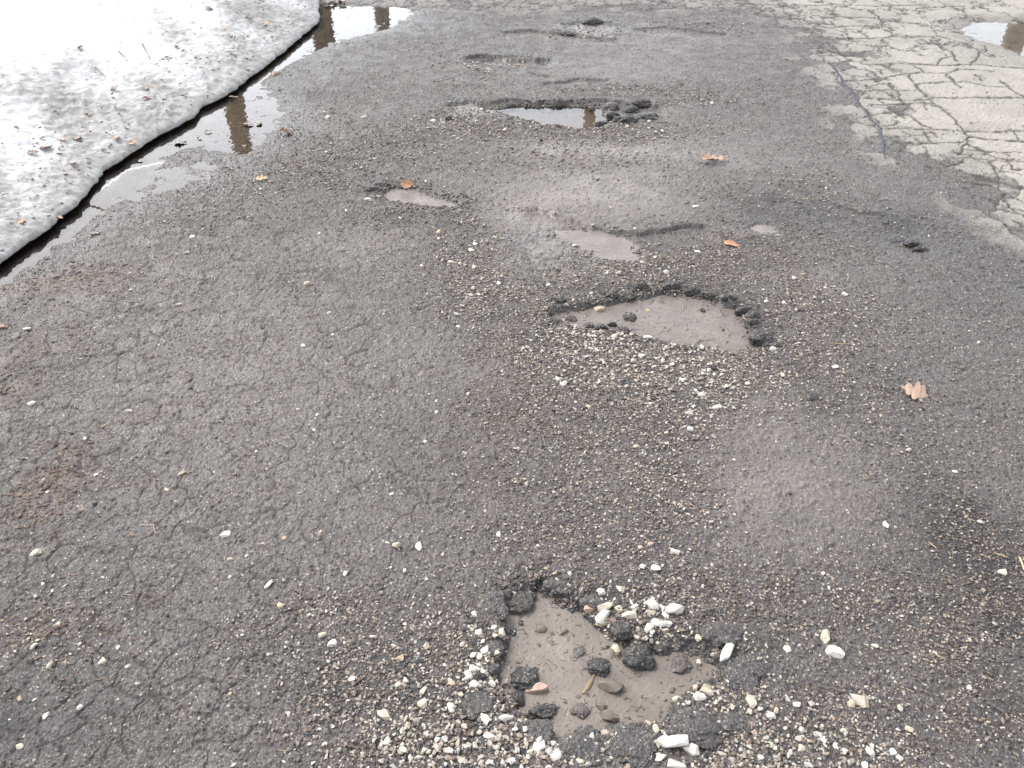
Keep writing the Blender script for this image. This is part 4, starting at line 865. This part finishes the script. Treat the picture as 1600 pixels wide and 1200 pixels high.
def stick(name, pts, rad, mat, label, zoff=.002, snow=False):
    P = []
    for u, v in pts:
        zz = 0
        for _ in range(3): x0, y0 = gp(u, v, zz); zz = snow_top(x0, y0) if snow else float(hat(x0, y0)[0])
        P.append(Vector((x0, y0, zz + rad + zoff)))
    Q = []
    for a, b_ in zip(P[:-1], P[1:]):
        for k in range(4): Q.append(a.lerp(b_, k / 4))
    Q.append(P[-1]); V, Fc = [], []; n = len(Q)
    for i, q in enumerate(Q):
        d = (Q[min(i + 1, n - 1)] - Q[max(i - 1, 0)]).normalized(); s = d.cross(Vector((0, 0, 1))).normalized(); up = s.cross(d)
        rr = rad * (1 - .35 * i / n) * random.uniform(.85, 1.15)
        for k in range(6): a = k * math.pi / 3; V.append(q + s * rr * math.cos(a) + up * rr * math.sin(a))
    for i in range(n - 1):
        for k in range(6): a = i * 6 + k; b_ = i * 6 + (k + 1) % 6; Fc.append((a, b_, b_ + 6, a + 6))
    Fc.append((0, 1, 2, 3)); Fc.append((n * 6 - 1, n * 6 - 2, n * 6 - 3, n * 6 - 4))
    link(name, mesh_np(name, np.array(V), np.array(Fc), mat), label, name)
stick('straw', [(219, 821), (232, 822), (240, 821), (243, 835)], .0012, M_STRAW, 'bent pale grass straw on the cracked left lane')
stick('straw', [(159, 669), (172, 661)], .0022, M_STRAW, 'short pale straw near the brown litter')
stick('twig', [(70, 998), (85, 983), (108, 976)], .0022, M_TWIG, 'brown twig between stones on the lower left')
stick('twig', [(548, 1076), (560, 1066), (572, 1058)], .0022, M_TWIG, 'brown twig in the gravel drift left of the nearest pothole')
stick('straw', [(1592, 873), (1596, 882), (1599, 893)], .0028, M_STRAW, 'thick pale straw in dark gravel at the right edge')
stick('straw', [(1552, 865), (1572, 872)], .0016, M_STRAW, 'thin straw beside the thick one in dark gravel')
stick('straw', [(1450, 848), (1463, 858)], .0014, M_STRAW, 'short straw left of the dark gravel')
stick('straw', [(1303, 538), (1330, 539)], .0015, M_STRAW, 'straw right of the middle pothole')
stick('twig', [(228, 90), (237, 101)], .003, M_TWIG, 'twig beside the tan leaf on white snow', snow=True)
stick('twig', [(190, 99), (200, 105)], .003, M_TWIG, 'short twig left of the tan leaf on white snow', snow=True)
stick('twig', [(154, 124), (168, 131)], .002, M_TWIG, 'thin twig touching the reddish brown leaf on the snow', snow=True)
stick('twig', [(700, 828), (715, 822)], .0012, M_TWIG, 'tiny twig on the centre asphalt')
# yellowish root and bark pieces lying in the near pothole's water
def in_water(name, pts, rad, mat, label):
    P = [Vector((*gp(u, v, LV['near']), LV['near'] + rad * .1)) for u, v in pts]; V, Fc = [], []; n = len(P)
    for i, q in enumerate(P):
        d = (P[min(i + 1, n - 1)] - P[max(i - 1, 0)]).normalized(); s = d.cross(Vector((0, 0, 1))).normalized()
        rr = rad * (.5 + math.sin(math.pi * (i + .4) / n)) * random.uniform(.8, 1.2)
        for k in range(8): a = k * math.pi / 4; V.append(q + s * rr * math.cos(a) + Vector((0, 0, 1)) * rr * .8 * math.sin(a))
    for i in range(n - 1):
        for k in range(8): a = i * 8 + k; b_ = i * 8 + (k + 1) % 8; Fc.append((a, b_, b_ + 8, a + 8))
    V = [q + Vector((random.gauss(0, rad * .25), random.gauss(0, rad * .25), random.gauss(0, rad * .2))) for q in V]
    link(name, mesh_np(name, np.array(V), np.array(Fc), mat), label, name)
M_WETSTONE = leaf_mat('mud_coated_stone', (.17, .14, .11), (.26, .215, .17), .3); M_ROOT = leaf_mat('yellow_root', (.15, .105, .06), (.27, .2, .12), .3)
in_water('root', [(930, 1052), (926, 1060), (921, 1068), (917, 1076), (911, 1084)], .0032, M_ROOT, 'yellowish root poking out of the brown pothole water')
STCOL['m'] = ((.17, .142, .118), 'mud-coated')
stone_at(954, 1076, 40, 'm', 'long mud-coated stone lying in the brown pothole water beside the root', G1, 1.9, -8, LV['near'], .1)
stone_at(952, 1120, 30, 'm', 'mud-coated stone in brown water touching the front slabs', G1, 1.7, -20, LV['near'], .1)
stone_at(941, 1104, 22, 'm', 'small mud-coated stone left of the one touching the front slabs', G1, 1.6, -50, LV['near'], .1)
stone_at(845, 983, 18, 'm', 'mud-coated stone alone in the upper part of the brown water', G1, 1.3, 0, LV['near'], .1)
stone_at(880, 988, 16, 'm', 'dark mud-coated chip right of the lone stone in brown water', G1, 1.8, 30, LV['near'], .1)
stone_at(838, 1077, 36, 'p', 'flat pinkish stone half sunk beside the mud lump in brown water', G1, 1.8, 0, LV['near'], .0)

# fine plant debris: dark fibres on the mud, straw bits and brown crumbs on the left (uncountable)
def fibres(name, x, y, z, L, rad, mat, label):
    V, Fc = [], []; n = len(x)
    for i in range(n):
        a = RNG.uniform(0, 6.28); cv = RNG.normal(0, .5); base = len(V); m = 4
        for k in range(m + 1):
            t = k / m - .5; aa = a + cv * t * 2; px, py = x[i] + L[i] * t * math.cos(aa), y[i] + L[i] * t * math.sin(aa)
            nx, ny = -math.sin(aa) * rad[i], math.cos(aa) * rad[i]; w_ = 1 - .6 * abs(2 * t)
            V += [(px - nx * w_, py - ny * w_, z[i]), (px, py, z[i] + rad[i] * 1.3), (px + nx * w_, py + ny * w_, z[i])]
        for k in range(m):
            b0 = base + 3 * k
            Fc += [(b0, b0 + 1, b0 + 4, b0 + 3), (b0 + 1, b0 + 2, b0 + 5, b0 + 4)]
    link(name, mesh_np(name, np.array(V), np.array(Fc), mat), label, 'debris', kind='stuff')
X1, Y1 = in_poly(P_NEAR, 330); X2, Y2 = in_poly(P_MID, 150)
xs_, ys_ = np.r_[X1, X2], np.r_[Y1, Y2]; zs_ = np.r_[np.full(len(X1), LV['near'] + .0004), np.maximum(hat(X2, Y2), LV['mid']) + .0004]
fibres('debris', xs_, ys_, zs_, (.002 + .016 * RNG.random(len(xs_)) ** 3), RNG.uniform(.0004, .0010, len(xs_)), leaf_mat('mud_fibre', (.055, .044, .036), (.10, .08, .065), .4), 'dark plant fibres lying on the pothole mud')
LIT = [(70, 440, 110, 24, 500), (150, 425, 40, 12, 160), (95, 735, 50, 40, 420), (35, 800, 55, 40, 350), (70, 985, 80, 45, 220), (30, 560, 60, 60, 220), (20, 610, 40, 30, 160), (260, 640, 40, 30, 60), (250, 770, 120, 90, 140), (330, 560, 140, 120, 160), (190, 960, 120, 60, 120), (300, 420, 120, 40, 120), (230, 300, 90, 30, 120), (120, 340, 60, 24, 100), (640, 1060, 140, 90, 60), (1450, 880, 150, 150, 20)]
lx, ly = [], []
for u, v, ru, rv, n in LIT:
    cx, cy, rx, ry = ell(u, v, ru, rv); n = int(n * .8); lx.append(RNG.normal(cx, rx * .7, n)); ly.append(RNG.normal(cy, ry * .7, n))
lx, ly = np.concatenate(lx), np.concatenate(ly); k = (lx > snow_x(ly) + .02) & (ly > .55); lx, ly = lx[k], ly[k]
sz = (.003 + .010 * RNG.random(len(lx)) ** 2) * (.8 + .15 * ly)
bc = np.array([(.06, .030, .022), (.04, .023, .017), (.10, .052, .036), (.15, .10, .06), (.03, .02, .016)])
v_, f_, c_ = many(lx, ly, hat(lx, ly) + .0015, sz, RNG.uniform(0, 6.28, len(lx)), RNG.uniform(.9, 2.0, len(lx)), RNG.uniform(.12, .25, len(lx)), bc[RNG.integers(0, 5, len(lx))] * RNG.uniform(.8, 1.2, (len(lx), 1)), tilt=.5)
link('leaf_litter', mesh_np('leaf_litter', v_, f_, M_GRAVEL, False, {'tint': c_}), 'brown crumbled leaf litter along the left side of the road', 'leaf litter', kind='stuff')
ns = 420; sy = RNG.uniform(.7, 4.5, ns); sx = RNG.uniform(-1, 1, ns) * half(sy) * .9; k = sx > snow_x(sy) + .03; sx, sy = sx[k], sy[k]
fibres('straw_bits', sx, sy, hat(sx, sy) + .0022, RNG.uniform(.008, .028, len(sx)), RNG.uniform(.0005, .0011, len(sx)), M_STRAW, 'tiny straw bits scattered on the asphalt')
# dark specks and needles frozen into the snow
ns = 1600; sy = RNG.uniform(2.6, 8, ns); so = np.where(RNG.random(ns) < .4, RNG.exponential(.13, ns), np.abs(RNG.normal(0, .7, ns))) + .012; sx = snow_x(sy) - so
sz = np.array([snow_top(a, b_) for a, b_ in zip(sx, sy)])
v_, f_, c_ = many(sx, sy, sz + .001, (.004 + .012 * RNG.random(ns) ** 2) * np.where(RNG.random(ns) < .08, 1.6, 1), RNG.uniform(0, 6.28, ns), RNG.uniform(.9, 2.4, ns), RNG.uniform(.2, .6, ns), bc[RNG.integers(0, 5, ns)] * .9, tilt=.6)
link('snow_dirt', mesh_np('snow_dirt', v_, f_, M_GRAVEL, False, {'tint': c_}), 'dark specks of dirt lying in the melting snow', 'dirt', kind='stuff')

# ------------------------------------------------------------------ bare trees ahead, seen mirrored in the puddles
def tree(az, dist, rad, hgt, mat, label, seed, fork=None):
    r = random.Random(seed); x0, y0 = dist * math.sin(math.radians(az)), dist * math.cos(math.radians(az))
    root = bpy.data.objects.new('bare_tree', None); COL.objects.link(root); root.location = (x0, y0, -.06)
    root['label'] = label; root['category'] = 'tree'; root['group'] = 'bare trees beyond the road'
    def tube(V, Fc, pts, rads, ns):
        base = len(V)
        for i, p in enumerate(pts):
            d = (pts[min(i + 1, len(pts) - 1)] - pts[max(i - 1, 0)]).normalized(); s = d.cross(Vector((.3, .9, .2))).normalized(); q = d.cross(s)
            for k in range(ns): a = 2 * math.pi * k / ns; V.append(p + s * rads[i] * math.cos(a) + q * rads[i] * math.sin(a))
        for i in range(len(pts) - 1):
            for k in range(ns): a = base + i * ns + k; b_ = base + i * ns + (k + 1) % ns; Fc.append((a, b_, b_ + ns, a + ns))
    V, Fc = [], []; n = 26; pts, rads = [], []
    for i in range(n + 1):
        t = i / n; pts.append(Vector((.06 * math.sin(3 * t + seed) * hgt * .2, .05 * math.cos(2 * t + seed), t * hgt))); rads.append(rad * (1 - .62 * t) * (1 + .7 * math.exp(-t * hgt * 3)))
    tube(V, Fc, pts, rads, 16); link('trunk', mesh_np('trunk', np.array(V), np.array(Fc), mat), parent=root)
    V, Fc = [], []
    def branch(p, d, L, rr, lev):
        m = 6; P, R = [p.copy()], [rr]; q = p.copy(); dd = d.copy()
        for i in range(m):
            dd = (dd + Vector((r.uniform(-.22, .22), r.uniform(-.22, .22), r.uniform(-.05, .2)))).normalized(); q = q + dd * (L / m); P.append(q.copy()); R.append(rr * (1 - .75 * (i + 1) / m))
        tube(V, Fc, P, R, 6 if lev else 8)
        if lev < 3:
            for _ in range([5, 4, 3][lev]):
                i = r.randint(2, m); a = Vector((r.uniform(-1, 1), r.uniform(-1, 1), r.uniform(-.1, .9))).normalized()
                branch(P[i], (dd * .8 + a).normalized(), L * r.uniform(.4, .65), R[i] * .8 + .003, lev + 1)
    lo = fork or .35
    for k in range(9):
        t = lo + (1 - lo) * k / 9; i = int(t * n); a = r.uniform(0, 6.28)
        branch(pts[i], Vector((math.cos(a), math.sin(a), r.uniform(.5, 1.1))).normalized(), hgt * r.uniform(.28, .45) * (1.1 - .5 * t), rads[i] * .5, 0)
    link('crown', mesh_np('crown', np.array(V), np.array(Fc), mat), parent=root)
tree(-18.1, 9.8, .125, 8.5, M_BARK, 'tan-barked bare tree mirrored in the wide snow puddle', 3, .34)
tree(-11.9, 13.5, .19, 9.5, M_BARK_D, 'dark-barked bare tree mirrored left in the far snow puddle', 5, .26)
tree(-8.2, 15.5, .15, 9.5, M_BARK_G, 'grey-barked bare tree mirrored right in the far snow puddle', 9, .3)
tree(5.2, 14.2, .13, 10.0, M_BARK, 'slim tan-barked bare tree mirrored in the far pothole', 12, .4)
tree(30.3, 14.5, .17, 9.0, M_BARK_G, 'bare tree mirrored in the puddle on the pale pavement', 17, .5)
